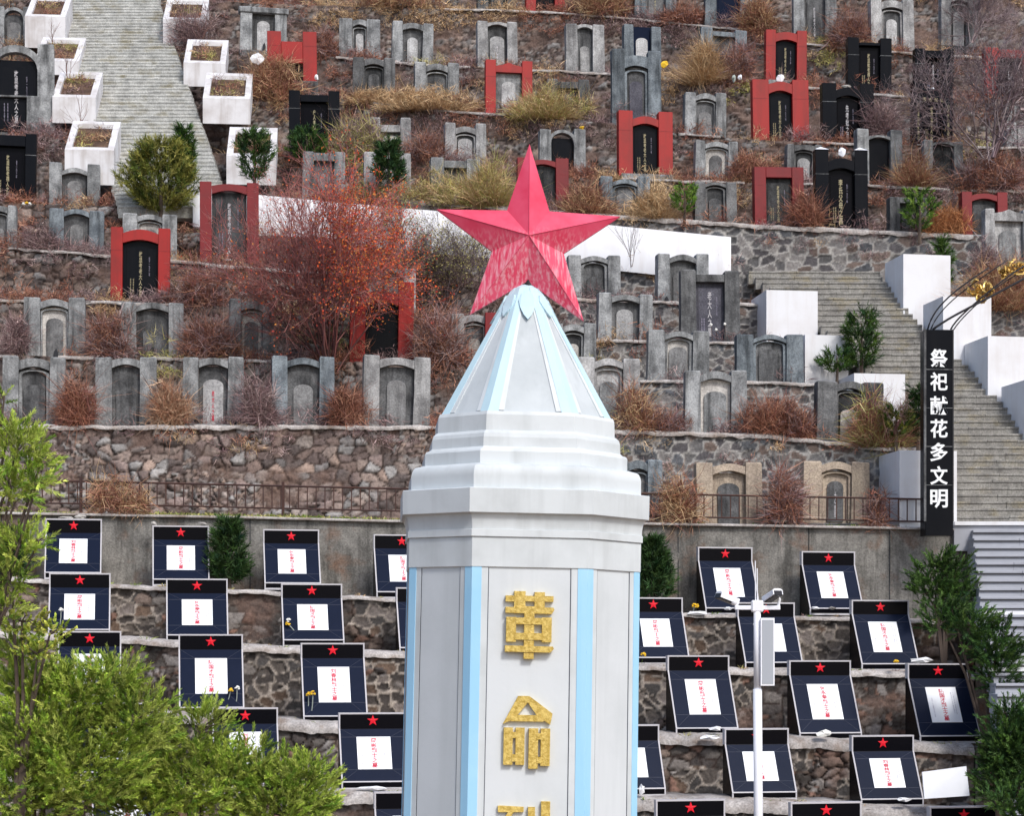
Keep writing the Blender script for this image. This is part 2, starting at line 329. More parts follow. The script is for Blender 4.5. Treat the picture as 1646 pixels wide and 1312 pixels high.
for i, k in enumerate(ORDER):
    hi = 1566 if k in YB else 1900
    dx = 2.6 if (i >= 7) else 3.4
    px = np.arange(-240, hi+1, dx); x, Y, z = tP(k, px); n = len(px)
    wob = (fbm(px/60., px*0+i, 5, 3)-.45)*.16 if k != 'E' else px*0
    zw = (fbm(px/25., px*0+i*3, 9, 3)-.47)*(.10 if k != 'E' else .01)
    z = z+zw*.6
    if i+1 < len(ORDER):
        nx_, nY, nz = tP(ORDER[i+1], px); zb = nz*Y/nY*0 + np.interp(x, nx_, nz) - .2
    else: zb = z - 1.6
    hgt = np.maximum(z-zb, .25); nv = int(max(8, hgt.max()/(.042 if i >= 7 else .055)))
    v = np.linspace(0, 1, nv)
    ZZ = z[:, None] - hgt[:, None]*v[None, :]; XX = np.repeat(x[:, None], nv, 1); YY = np.repeat((Y+wob)[:, None], nv, 1)
    PX = np.repeat(px[:, None], nv, 1)
    if k != 'E':
        up_ = k in ('U7','U6','U5','U4','U3','U2','U1'); sc_ = {'R1': .36, 'D': .30}.get(k, .27) * (1.1 if k[0] == 'S' else .8 if up_ else 1)
        wx = XX + (fbm(XX*3, ZZ*3, 21, 2)-.4)*.28; wz = ZZ + (fbm(XX*3, ZZ*3, 33, 2)-.4)*.2
        wst = style_w(k, PX, ZZ)
        f1, f2, cid = voro(wx/sc_, wz/(sc_*.68), i*5); g1 = np.clip((f2-f1)/.22, 0, 1)
        g = g1*g1*(3-2*g1); small, s2, cid2 = voro(wx/.13, wz/.085, i*5+60)
        gs = np.clip((s2-small)/.3, 0, 1)
        mixs = (fbm(XX*.9, ZZ*1.5, 77, 2) > .47)&(wst < .5)           # patches of small rubble
        g = np.where(mixs, gs, g); cc = np.where(mixs, cid2, cid)
        rel = np.where(wst > .5, (1-np.clip((f2-f1)/.16, 0, 1))*(.09 if k[0] == 'S' else .05) + g*.03*cc*2, g*.10*(.35+cc)*np.clip(fbm(XX*2.3,ZZ*2.3,12,2)*2.6-.5,.15,1) ) + (fbm(XX*9, ZZ*9, 3, 3)-.45)*.05
        YY = YY - rel
        pal = PAL['slb'] if k[0] == 'S' else (PAL['rub'])
        cr = pal[np.minimum((cc*len(pal)).astype(int), len(pal)-1)]*(.8+.5*h2(np.floor(cc*999), np.floor(cc*333), 4))[..., None]
        cg = (PAL['cob'] if k[0] != 'S' else PAL['cobs'])[np.minimum((cc*6).astype(int), 5)]*(.8+.5*h2(np.floor(cc*999), np.floor(cc*333), 4))[..., None]
        gap_r = np.array((.045,.032,.028)); gap_c = np.array((.36,.35,.335)) if k[0] != 'S' else np.array((.36,.315,.275))*(.55+.8*fbm(XX*2., ZZ*2., 61, 3))[..., None]
        dirt = fbm(XX*1.3, ZZ*2., 51, 3); 
        colr = gap_r + (cr-gap_r)*g[..., None]; red = np.array((.17,.115,.095))
        colr = colr*(.72 if up_ or k in ('P','A','B','C') else .92); colr = colr + (red-colr)*(np.clip((dirt-(.43 if up_ else .5))*5, 0, .85))[..., None]
        gc = np.clip((f2-f1)/.16-.62, 0, 1)*2.2; gc = np.clip(gc, 0, 1)
        colc = gap_c + (cg-gap_c)*gc[..., None]
        col = np.where((wst > .5)[..., None], colc, colr)
        V = np.stack([XX, YY, ZZ], -1).reshape(-1, 3)
        o = np_mesh('retaining_wall', V, [grid_faces(n, nv)[:, ::-1]], M['wall'], col.reshape(-1, 3))
        tag(o, WLAB[k], 'retaining wall', 'terrace retaining walls')
    else:
        YY = YY + (fbm(XX*1.2, ZZ*1.2, 3, 4)-.45)*.03
        V = np.stack([XX, YY, ZZ], -1).reshape(-1, 3)
        o = np_mesh('concrete_wall', V, [grid_faces(n, nv)[:, ::-1]], M['bigconc'], None, True)
        tag(o, 'tall stained concrete retaining wall under the iron fence', 'retaining wall')
        for jx in (2, 145, 402, 655, 880, 1090, 1300, 1430):      # casting joints
            q = at(jx, ty('E', jx), float(tY('E', jx)))
            MB().box(-.012, .012, -.004, .02, -1.75, -.02).build('joint', M['tab_d'], o, loc=q)
    # ledge from coping back to the next wall up
    if i > 0:
        ux, uY, uz = tP(ORDER[i-1], np.linspace(-300, 1900, 500)); By = np.interp(x, ux, uY)+.3
    else: By = Y+6
    nb = 12; t = np.linspace(0, 1, nb)
    LX = np.repeat(x[:, None], nb, 1); LY = (Y+wob)[:, None] + (By-Y-wob)[:, None]*t[None, :]
    LZ = np.repeat((z-.01)[:, None], nb, 1) + (fbm(LX*2, LY*2, 8, 3)-.45)*(.05 if k[0] == 'S' else .12)*np.minimum(1, t*6)[None, :] + t[None, :]*(.02 if k[0] == 'S' else .10)
    cn = fbm(LX*1.2, LY*1.2, 91, 3)[..., None]; colL = np.array((.15,.11,.09))*(1-cn)*1.3 + np.array((.26,.22,.19))*cn*.9
    if k[0] == 'S': colL = np.array((.30,.25,.21))*(1-cn) + np.array((.62,.58,.53))*cn
    go = np_mesh('terrace_ground', np.stack([LX, LY, LZ], -1).reshape(-1, 3), [grid_faces(n, nb)], M['dirt'], colL.reshape(-1, 3), True)
    tag(go, kind='structure')
    # coping: an irregular mortar lip, part of the wall
    rng = {'U4': [(715,1195),(1230,1600)], 'U3': [(540,760),(840,990),(1235,1460)], 'U2': [(600,860),(1090,1160),(1290,1420),(1570,1800)], 'U1': [(1000,1200),(1230,1530),(1560,1800)],
           'R1': [(640,1566)], 'P': [], 'A': [(15,600),(920,1230)], 'B': [(-240,60),(140,300),(930,1300)], 'C': [(-240,30),(95,160),(240,440),(1010,1320)], 'D': [(-240,1480)],
           'E': [(-240,1566)]}.get(k, [(-240,1566)] if k[0] == 'S' else [])
    thick = {'S1': .075, 'S2': .11, 'S3': .17, 'S4': .2, 'E': .05, 'D': .09, 'R1': .12}.get(k, .075)
    for a, b in rng:
        q = np.arange(a, b, 4.); qx, qY, qz = tP(k, q); m_ = len(q); jj = (fbm(q/14., q*0+i, 40, 3)-.45); j2 = (fbm(q/9., q*0+i, 44, 3)-.45)
        wb = np.interp(q, px, wob); zz = np.interp(q, px, z)
        thk = thick*(1+(.35 if k[0] == 'S' else .9)*jj) if k != 'E' else thick+q*0
        prof = [(-.10, -1.), (-.12, -.45), (-.06, .12), (.02, .25), (.22+.1*(k[0] == 'S')*3, .3), (.3, -1.)]
        if k[0] == 'S': prof = [(-.13, -1.), (-.14, -.5), (-.04, .1), (.25, .35), (.75, .45), (.8, -.5)]; j2 = j2*.45
        P_ = []
        for (py_, pz_) in prof:
            P_.append(np.stack([qx, qY+wb+py_+j2*.07*(k != 'E'), zz+.015+thk*pz_+j2*.03*(pz_ > 0)*(k != 'E')], -1))
        V = np.stack(P_, 1).reshape(-1, 3)
        np_mesh('coping', V, [grid_faces(m_, len(prof))], M['ledge'], None, True, o)
# a coarse hillside under everything, reaching out sideways and uphill, and the ground at its foot
prof = [(-60,-6.1),(29.,-6.1),(32.2,-5.6),(36,-3.6),(43.5,.6),(44.3,2.4),(46.6,4.4),(73,23.3),(95,38.6),(150,70),(260,110)]
py_ = np.array([p[0] for p in prof]); pz_ = np.array([p[1] for p in prof])
gx = np.concatenate([np.linspace(-260,-32,20), np.linspace(-30,30,121), np.linspace(32,260,20)]); gy = np.concatenate([np.linspace(-60,28,12), np.linspace(29,76,140), np.linspace(78,260,50)])
GX, GY = np.meshgrid(gx, gy, indexing='ij'); GZ = np.interp(GY, py_, pz_) - .45 + (fbm(GX*.4, GY*.4, 3, 4)-.45)*.5*(GY > 33) - 1.3*np.clip((GY-32)/2, 0, 1) - 1.2*np.clip((GY-43.5)/2, 0, 1) - np.clip(abs(GX)-30, 0, 200)*.05
GZ = np.where((GX > 9.2)&(GX < 12.5)&(GY > 31)&(GY < 44.3), GZ-.9, GZ)
cn = fbm(GX*.7, GY*.7, 14, 4)[..., None]
hs = np_mesh('hillside', np.stack([GX, GY, GZ], -1).reshape(-1, 3), [grid_faces(len(gx), len(gy))], M['dirt'], (np.array((.15,.09,.065))*(1-cn)+np.array((.26,.19,.13))*cn).reshape(-1, 3), True)
tag(hs, kind='structure')

# ------------------------------------------------------------ stairs
def stairs(name, Y0, z0, Y1, z1, L_, R_, m_, label, riser=.17, nose=.02):
    n = int((z1-z0)/riser); mb = MB(); L_ = np.array(L_, float); R_ = np.array(R_, float)
    for s in range(n+1):
        t = s/n; Y = Y0+(Y1-Y0)*t; z = z0+(z1-z0)*t; py = YH-F*z/Y; d = (Y1-Y0)/n
        xl = np.interp(py, L_[:, 1], L_[:, 0]); xr = np.interp(py, R_[:, 1], R_[:, 0])
        X0 = (xl-CX)/F*Y; X1 = (xr-CX)/F*Y; x = X0
        while x < X1-.05:                                       # a course of separate blocks
            e = min(X1, x+rnd.uniform(.6, 1.3)); e = X1 if X1-e < .3 else e
            j = rnd.uniform(-.008, .008)*(m_ is not M['step_w']); zz = rnd.uniform(-.006, .006)
            mb.box(x+.004, e-.004, Y+j-nose, Y+d+.25, z-.05+zz, z+zz, .006)
            mb.box(x+.002, e-.002, Y+j, Y+d+.24, z-riser*1.9, z-.05+zz)
            x = e
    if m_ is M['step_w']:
        jb = MB()  # added dark strips under the treads stand in for the nosing shadow
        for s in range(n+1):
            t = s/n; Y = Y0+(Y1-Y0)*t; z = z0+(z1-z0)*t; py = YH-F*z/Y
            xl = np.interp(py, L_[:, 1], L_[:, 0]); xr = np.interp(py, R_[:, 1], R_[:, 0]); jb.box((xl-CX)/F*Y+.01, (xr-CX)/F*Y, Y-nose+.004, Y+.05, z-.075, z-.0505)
        tag(jb.build('nosing_shade_strips', M['wire']), kind='structure')
    o = mb.build(name, m_); tag(o, kind='structure'); return o
stairs('stone_stairs', 56.25, 12.25, 72.7, 24.0, [(95,0),(190,330),(190,400)][::1], [(255,0),(368,322),(368,400)], M['step'], '', nose=.016)
stairs('stone_stairs', 44.3, 2.80, 52.85, 9.83, [(1195,430),(1317,520),(1460,650),(1535,760),(1535,900)], [(1415,440),(1480,520),(1560,590),(1625,660),(1700,740),(1760,900)], M['step_t'], '')
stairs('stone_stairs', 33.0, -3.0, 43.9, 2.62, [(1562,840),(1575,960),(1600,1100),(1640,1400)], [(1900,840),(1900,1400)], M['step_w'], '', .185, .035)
mb = MB()
p0 = at(1534, 841, 44.05); p1 = at(1900, 841, 44.05)
mb.box(p0.x, p1.x, 44.0, 44.35, p0.z-.05, p0.z+.03); o = mb.build('white_kerb', M['wpaint']); tag(o, kind='structure')
mb = MB().box(p0.x, p1.x, 44.06, 45.2, p0.z-.6, p0.z-.055); o = mb.build('stair_landing', M['step_w']); tag(o, kind='structure')
for yy, Yk in ((986, 40.6), (1076, 38.5)):
    a = at(1575, yy, Yk); b = at(1900, yy, Yk); o = MB().box(a.x, b.x, Yk-.3, Yk+.1, a.z-.04, a.z+.035).build('white_kerb', M['wpaint']); tag(o, kind='structure')
# side cheek of the slab terraces, facing the pale stairs
mb = MB()
for k0, k1 in zip(['E','S1','S2','S3','S4','S5'], ['S1','S2','S3','S4','S5','S6']):
    x0, y0, z0 = tP(k0, 1566.); x1, y1, z1 = tP(k1, 1566.)
    mb.add([(x0+.02, float(y0)-.02, float(z0)), (x0+.02, float(y0)+3, float(z0)+.1), (x0+.02, float(y0)+3, float(z1)-1.5), (x0+.02, float(y0)-.02, float(z1)-1.5),
            (x0+.3, float(y0)-.02, float(z0)), (x0+.3, float(y0)+3, float(z0)+.1), (x0+.3, float(y0)+3, float(z1)-1.5), (x0+.3, float(y0)-.02, float(z1)-1.5)],
           [(0,1,2,3),(7,6,5,4),(0,4,5,1),(0,3,7,4)])
tag(mb.build('side_wall', M['bigconc']), 'stepped side wall between the slab terraces and the pale stairs', 'retaining wall')

# white parapet that runs down across the hill behind the star
xs = np.linspace(310, 1175, 60); top = np.interp(xs, [310,415,640,900,1175], [300,313,334,354,381]); bot = top + np.interp(xs, [310,1175],[50,60])
Yp = D(bot)-.15; zt = (YH-top)/F*Yp; X_ = (xs-CX)/F*Yp; zb = (YH-bot-14)/F*Yp
prof = [np.stack([X_, Yp, zb], -1), np.stack([X_, Yp, zt], -1), np.stack([X_, Yp+.25, zt], -1), np.stack([X_, Yp+.25, zb], -1)]
V = np.stack(prof, 1).reshape(-1, 3); e = (len(xs)-1)*4
o = np_mesh('white_parapet', V, [grid_faces(len(xs), 4), np.array([[0,1,2,3],[e+3,e+2,e+1,e]])], M['wpaint']); tag(o, 'long whitewashed parapet wall sloping down behind the big star', 'wall')

# ------------------------------------------------------------ fence on the concrete wall
def fence(a, b, posts, label):
    pa = at(a, 0, 1); root = empty('iron_fence', (0, 0, 0)); Yf = lambda x: float(tY('E', x))+.12
    def P(x, y): return at(x, y, Yf(x))
    top = lambda x: np.interp(x, [90,640,1040,1490], [773,786,794,803]); low = lambda x: top(x)+36; gr = lambda x: float(ty('E', x))
    root.location = (P(a, gr(a))); off = root.location.copy()
    xs = np.linspace(a, b, 12)
    for fn, r in ((top, .022), (low, .018)):
        MB().tube([P(x, fn(x))-off for x in xs], r, 5).build('rail', M['rail'], root)
    q = P(a, top(a))-P(a, low(a)); me = MB().box(-.011, .011, -.011, .011, -q.z, 0).mesh('baluster', M['rail'])
    x = a+8.
    while x < b:
        link('baluster', me, None, root, P(x, top(x))-off); x += 14.2
    for x in posts:
        h = P(x, top(x)).z-P(x, gr(x)).z; MB().box(-.03, .03, -.03, .03, -.1, h+.09, .006).build('post', M['rail'], root, loc=P(x, gr(x))-off)
    tag(root, label, 'fence', 'low rusty fences on the concrete wall')
fence(60, 850, [130, 455, 780], 'rusty brown iron fence on the concrete wall, left of the white monument')
fence(868, 1492, [1105, 1412], 'rusty brown iron fence on the concrete wall, right of the white monument')
# ------------------------------------------------------------ monument (octagonal shaft, stepped head, pyramid)
YM = 18.6; TH = R(4.2)
OX = (816.-CX)/F*YM
mon = empty('monument', (OX, YM, -6.1), TH); mon.rotation_euler = (0, R(1.0), TH)
tag(mon, 'tall white octagonal monument with pale blue edges and gold characters', 'monument')
def zm(py, Y=None): return (YH-py)/F*(Y or YM-.95) + 6.1
S_ = YM/F/1.033
def octo(hw, z):
    a = hw*.487; return [(-a,-hw,z),(a,-hw,z),(hw,-a,z),(hw,a,z),(a,hw,z),(-a,hw,z),(-hw,a,z),(-hw,-a,z)]
def hw(px): return px*S_
b = MB(); b.rings([octo(hw(192), 0), octo(hw(185), zm(905))]); shaft = b.build('shaft', M['obel_w'], mon)
def oband(name, prof, m_='obel', parent=mon): return MB().rings([octo(hw(p), zm(y, YM-hw(p)*.93)) for p, y in prof]).build(name, M[m_], parent)
oband('frieze', [(185.5,914),(188,912.5),(188,866),(187,865)])
oband('moulding', [(188.5,865),(190.5,864),(190.5,853),(188.5,852.5)])
cav = [(189,852.5)] + [(189+8*(1-math.cos(t)), 852-26*math.sin(t)) for t in [i*.157 for i in range(1,11)]] + [(197.5,825)]
oband('cornice', cav)
oband('cornice_block', [(198.5,826.5),(199.6,825.5),(199.8,787),(198.6,786)])
sh = [(186.5,786.5),(186.5,766)] + [(186.5-9*(1-math.cos(t)), 766-17*math.sin(t)) for t in [i*.196 for i in range(1,9)]] + [(166,746.5)]
oband('tier', sh)
oband('tier', [(164.5,747),(164.5,727),(162.5,724),(157,722.5),(153,719)])
oband('tier', [(153.5,719.5),(153,704),(151,698),(146,693.5)])
oband('tier', [(144.5,694),(143.5,668),(141,662.5)])
ptop, pbot = (21.5, 462), (136, 663)
pyr = oband('pyramid', [pbot, ptop], 'pyr')
# raised rib strips on the pyramid's eight edges, frames round each panel of it
def rib(i, w0, w1, pr, mb, c0=pbot, c1=ptop):
    A = [Vector(q) for q in octo(hw(c0[0]), zm(c0[1], YM-hw(c0[0])*.93))]; B = [Vector(q) for q in octo(hw(c1[0]), zm(c1[1], YM-hw(c1[0])*.93))]
    r = []
    for P, w_ in ((A, w0), (B, w1)):
        c = P[i]; l = (P[i-1]-c).normalized()*w_; n_ = (P[(i+1) % 8]-c).normalized()*w_; o_ = Vector((c.x, c.y, 0)).normalized()*pr
        ol = Vector((l.y, -l.x, 0)).normalized()*pr; on = Vector((-n_.y, n_.x, 0)).normalized()*pr
        if ol.dot(c) < 0: ol = -ol
        if on.dot(c) < 0: on = -on
        r.append([tuple(c+l-ol), tuple(c+l+ol), tuple(c+o_*1.05), tuple(c+n_+on), tuple(c+n_-on), tuple(c-o_*2)])
    mb.rings(r)
for i in range(8):
    mb = MB(); rib(i, .085, .034, .014, mb); mb.build('rib', M['pblue'], mon)
for i in range(8):      # recessed look of the panels: thin pale border beside each rib
    mb = MB(); rib(i, .135, .05, .005, mb, (136, 661), (24, 466)); mb.build('panel_border', M['obel'], mon)
# petals and cap at the tip
cap = MB().rings([octo(hw(p), zm(y, YM-hw(p))) for p, y in [(33,487),(32,478),(29,470),(24,463),(17,458),(8,455.5)]]).build('cap', M['pblue'], mon, True)
for i in range(8):
    A = octo(hw(32), zm(482, YM-.2)); p, q = Vector(A[i]), Vector(A[(i+1) % 8]); mid = (p+q)/2; nn = Vector((mid.x, mid.y, 0)).normalized(); uu = (q-p).normalized()
    hh = .19 if i % 2 == 0 else .15; wd = (q-p).length*.47
    pts = [(-1,0),(-.85,-.35),(-.45,-.75),(0,-1),(.45,-.75),(.85,-.35),(1,0),(.6,.35),(-.6,.35)]
    mb = MB(); v = []
    for s_ in (0, 1):
        for (a_, c_) in pts:
            z_ = c_*hh; out = .045*(1-s_) - .01 + max(0, -z_)*.60 - max(0, z_)*.35 ; v.append(mid + uu*a_*wd + nn*out + Vector((0, 0, z_)))
    n_ = len(pts); mb.add(v, [tuple(range(n_)), tuple(range(2*n_-1, n_-1, -1))] + [(k, k+n_, (k+1) % n_+n_, (k+1) % n_) for k in range(n_)])
    mb.build('petal', M['pblue'], mon)
# corner strips of the shaft and the panel frames
def strip(i, w_, pr, m_, name, zlo=0.2):
    mb = MB(); rib(i, w_, w_, pr, mb, (192, YH+6.1/ (YM-.95)*F - zlo*100), (185.2, 913)); return mb.build(name, M[m_], mon)
for i in range(8): strip(i, .078, .010, 'blue', 'corner_strip')
for i in range(8):      # slim frame line beside each strip
    strip(i, .135, .005, 'obel', 'panel_frame'); strip(i, .142, .002, 'line', 'joint')
# gold characters, cut from the shapes on the photo (crop units)
def gl(strokes, name):
    mb = MB(); k = 0
    for s in strokes:
        if len(s) == 4 and not isinstance(s[0], tuple): x0, z0, x1, z1 = s; pts = [(x0,z0),(x0,z1),(x1,z1),(x1,z0)]
        else: pts = list(s)
        q = [(((780+a/3.435)-848.5)*YM/F*.95, (YH-(930+c/3.435))/F*(YM-1.0)+6.1) for a, c in pts]
        ar = sum(q[i][0]*q[(i+1) % len(q)][1]-q[(i+1) % len(q)][0]*q[i][1] for i in range(len(q)))
        if ar < 0: q = q[::-1]
        mb.prism(q, -1.055-k*.0018, -1.0); k += 1
    o = mb.build(name, M['gold'], mon); return o
g1 = gl([(103,97,160,130),(150,72,212,195),(205,97,268,128),(262,76,318,195),(312,97,366,128),(205,155,266,195),[(103,160),(366,160),(372,172),(358,196),(103,192)],(207,190,262,445),(108,215,162,352),(305,215,358,352),(158,218,310,255),(158,302,310,340),[(103,372),(366,375),(372,388),(352,409),(103,407)]], 'gold_character')
g2 = gl([[(100,805),(182,650),(245,650),(236,684),(182,752),(142,785)],[(238,652),(250,655),(372,745),(360,806),(318,780),(282,752),(234,684)],(142,755,322,790),
         (105,825,155,1030),(171,825,220,1030),(150,850,176,882),(150,972,176,1012),(243,828,294,1050),(309,828,360,1034),(288,855,315,888),(288,985,315,1020)], 'gold_character')
g3 = gl([[(80,1258),(90,1256),(222,1262),(222,1290),(80,1292)],[(140,1285),(170,1285),(120,1370),(90,1370)],(120,1330,215,1356),[(190,1350),(218,1350),(150,1470),(100,1480),(100,1460),(140,1440)],(246,1262,284,1420),(318,1230,367,1480),
         (85,1500,125,1560),(170,1500,205,1560),(245,1500,280,1560),(325,1500,365,1560)], 'gold_character')
# ------------------------------------------------------------ the star
SX = (849.5-CX)/F*18.55; SZ = (YH-384)/F*18.55
star = empty('red_star', (SX, 18.55, SZ), R(1.5)); tag(star, 'large faded red five pointed metal star on top of the monument', 'star')
tips = [(851,232),(997,348),(938,516),(755,507),(702,338)]; inn = [(883,340),(906,408),(847,453),(791,405),(815,339)]
u = 18.55/F; ring = []
for t_, n_ in zip(tips, inn): ring += [((t_[0]-849.5)*u, 0, (384-t_[1])*u), ((n_[0]-849.5)*u, 0, (384-n_[1])*u)]
def half(y): 
    mb = MB(); th = abs(y); v = [(x, y*.12, z) for x, _, z in ring]+[(0, y, 0)]; v2 = [(x, 0, z) for x, _, z in ring]
    mb.add(v, [(i, (i+1) % 10, 10) for i in range(10)]); mb.add(v[:10]+v2, [(i, (i+1) % 10, (i+1) % 10+10, i+10) for i in range(10)]); return mb
half(-.17).build('front_face', M['pink'], star); half(.17).build('back_face', M['pink'], star)
mb = MB()
for i in range(5):
    a = Vector((0, -.172, 0)); t_ = Vector(ring[2*i]); t_.y = -.022; mb.tube([a, t_*.985], [.0045, .003], 4)
mb.build('seam', M['pink'], star)
mb = MB().tube([(0,.0,-.30),(0,.0,-.52)], .03, 8); mb.build('mount', M['wire'], star)

# ------------------------------------------------------------ memorial slabs
def star2d(r, y0, y1, cz, mb, cx=0, inner=.40):
    p = []
    for k in range(10):
        a = math.pi/2 + k*math.pi/5; q = r if k % 2 == 0 else r*inner; p.append((cx+q*math.cos(a), cz+q*math.sin(a)))
    n = len(p); v = [(x, y0*.5+y1*.5, z) for x, z in p]+[(x, y1, z) for x, z in p]+[(cx, y0, cz)]
    mb.add(v, [(i, (i+1) % n, 2*n) for i in range(n)]+[(i, i+n, (i+1) % n+n, (i+1) % n) for i in range(n)])
NAMES = ['革命先烈某某','王国珍','张福林','陈志华','李进才','杨玉成','刘春云','周文彬','何永寿','赵德根']
SW = 1.18
def make_slab(h, nm):
    """prototype with all its parts; front edge of the foot at y=0"""
    root = empty('memorial_slab', (0, 0, 0)); w = SW/2; ft = .11; hd = .28; run = (h-ft-hd)/math.tan(R(60)); z1 = h-hd
    mb = MB(); side = [(0,0),(0,ft),(run,z1),(run,h),(run+.13,h),(run+.13,0)]
    v = [(-w, a, c) for a, c in side]+[(w, a, c) for a, c in side]; n = 6
    mb.add(v, [tuple(range(n-1,-1,-1)), tuple(range(n, 2*n))]+[(i, i+n, (i+1) % n+n, (i+1) % n) for i in range(n)])
    mb.build('body', M['slabblk'], root)
    sl_ = Vector((0, run, z1-ft)); ln = sl_.length; up = sl_.normalized(); nr = Vector((0, -up.z, up.y)); o_ = Vector((0, 0, ft))
    def onslope(mb, x0, x1, s0, s1, t0, t1):
        P = [o_+up*s+nr*t+Vector((x, 0, 0)) for t in (t0, t1) for (x, s) in ((x0,s0),(x1,s0),(x1,s1),(x0,s1))]
        mb.add(P, [(3,2,1,0),(4,5,6,7),(0,1,5,4),(1,2,6,5),(2,3,7,6),(3,0,4,7)])
    mb = MB(); onslope(mb, -w+.02, w-.02, .02, ln-.01, .001, .006); mb.build('sloping_face', M['slab'], root)
    t = .022; mb = MB()
    onslope(mb, -w-.004, -w+t, 0, ln, .0, .012); onslope(mb, w-t, w+.004, 0, ln, .0, .012); onslope(mb, -w-.004, w+.004, -.002, t, .0, .013)
    mb.box(-w-.004, -w+t, run-.012, run+.134, z1, h+.004); mb.box(w-t, w+.004, run-.012, run+.134, z1, h+.004); mb.box(-w-.006, w+.006, run-.014, run+.136, h-.016, h+.012)
    mb.box(-w-.004, w+.004, -.008, .02, -.02, .018); mb.box(-w-.004, -w+t, -.01, .02, .018, ft); mb.box(w-t, w+.004, -.01, .02, .018, ft)
    mb.build('edging', M['trim'], root)
    px, s0, s1 = w*.50, ln*.235, ln*.84; mb = MB()
    for (x0, a0, x1, a1) in [(-w,s1,w,s1),(-w,s0,w,s0)]: onslope(mb, x0+.03, x1-.03, a0-.003, a0+.003, .005, .0085)
    for sx_ in (-1, 1):
        for (sa, sb) in ((s1, ln-.01), (s0, .03)):
            p = o_+up*sa+nr*.0075+Vector((sx_*px, 0, 0)); q = o_+up*sb+nr*.0075+Vector((sx_*(w-.03), 0, 0)); mb.tube([p, q], .003, 4)
    mb.build('engraved_border', M['line'], root)
    mb = MB(); onslope(mb, -px, px, s0, s1, .004, .018); pq = mb.build('plaque', M['plaque'], root)
    tilt = R(-30); c = o_+up*((s0+s1)/2)+nr*.0195; ph = s1-s0
    lettering(nm, M['text_r'], pq, 0, c.y, c.z, ph*.90, .105, .018, tilt=tilt)
    top = c+up*(ph*.2)
    for x, s, hh, dz in ((-px*.72, '公历一九五零年生于云南', .55, -.08), (px*.6, '革命烈士生平事迹简介', .6, .05), (px*.74, '一九四九年参加革命工作', .62, .03)):
        q = c+up*(ph*dz); lettering(s, M['text_s'], pq, x, q.y, q.z, ph*hh, .022, 0, tilt=tilt)
    mb = MB(); star2d(.105, run-.022, run-.006, z1+hd*.53, mb); mb.build('star_emblem', M['star_r'], root)
    return root
def copy_thing(root):
    r = root.copy(); C.objects.link(r)
    for c in list(root.children):
        d = c.copy(); C.objects.link(d); d.parent = r
        for g in list(c.children):
            e_ = g.copy(); C.objects.link(e_); e_.parent = d
    return r
SROW = ['top','second','third','fourth','fifth']
SL = {0: [(75,163,836,'nearest the left edge of the photo'),(246,335,847,'second from the left'),(423,512,853,'third from the left'),(600,690,861,'just left of the monument shaft'),(938,1026,873,'peeping out right of the monument shaft'),(1120,1210,881,'behind the camera pole arm'),(1285,1374,888,'farthest right')],
      1: [(81,177,923,'nearest the left edge'),(268,365,932,'with one yellow flower'),(452,549,940,'with a white and yellow flower'),(636,733,946,'mostly hidden behind the left edge of the monument'),(1000,1097,962,'directly right of the monument'),(1182,1277,970,'behind the security camera arm'),(1366,1462,966,'farthest right beside the junipers')],
      2: [(95,194,1016,'half covered by the foreground juniper'),(288,390,1021,'with a yellow and a white flower at its lower right'),(484,586,1035,'with two yellow flowers at its lower left'),(1072,1174,1055,'left of the white camera pole'),(1267,1370,1063,'right of the solar panel'),(1457,1559,1068,'farthest right against the juniper')],
      3: [(131,231,1131,'almost hidden in the juniper branches'),(342,446,1139,'with its lower half behind the juniper'),(544,653,1147,'touching the left edge of the monument'),(955,1058,1166,'cut off by the right edge of the monument'),(1160,1266,1172,'crossed by the white camera pole'),(1363,1467,1183,'beside the leaning white board')],
      4: [(150,262,1253,'seen only as a red star through the juniper'),(600,712,1273,'at the bottom edge left of the monument'),(1050,1164,1286,'at the bottom edge left of the camera pole'),(1265,1383,1290,'at the bottom edge right of the camera pole'),(1487,1602,1297,'at the bottom right corner')]}
SURN = ['刘春','周文彬','何永','陈国林']
prng = {}
SLABS = {}
for r_, k in enumerate(['S1','S2','S3','S4','S5']):
    protos = []
    for ci, (xl, xr, yt, d) in enumerate(SL[r_]):
        cx = (xl+xr)/2; Yc = float(tY(k, cx))+(.16 if r_ == 0 else .32); X = (cx-CX)/F*(Yc+.62)+.62*math.sin(R(10)); zb, _ = zat(k, X); zb += .06
        yh_ = Yc+.65; htop = (YH-yt)/F*yh_ - zb
        key = (round(htop*12)/12, (r_+ci) % 4)
        if key not in prng: o = prng[key] = make_slab(key[0], ['刘春林烈士之墓','周彬烈士之墓','何永寿烈士之墓','陈国才烈士之墓'][key[1]])
        else: o = copy_thing(prng[key])
        o.location = (X, Yc, zb+htop-key[0]); o.rotation_euler = (0, 0, R(10)); wpx = (xr-xl)/F*(Yc+.5)
        o.scale = (wpx/SW, 1, 1)
        tag(o, 'sloping black star slab in the %s slab row, %s' % (SROW[r_], d), 'memorial slab', 'black memorial slabs with red stars on the lower terraces'); SLABS[(r_, ci)] = o

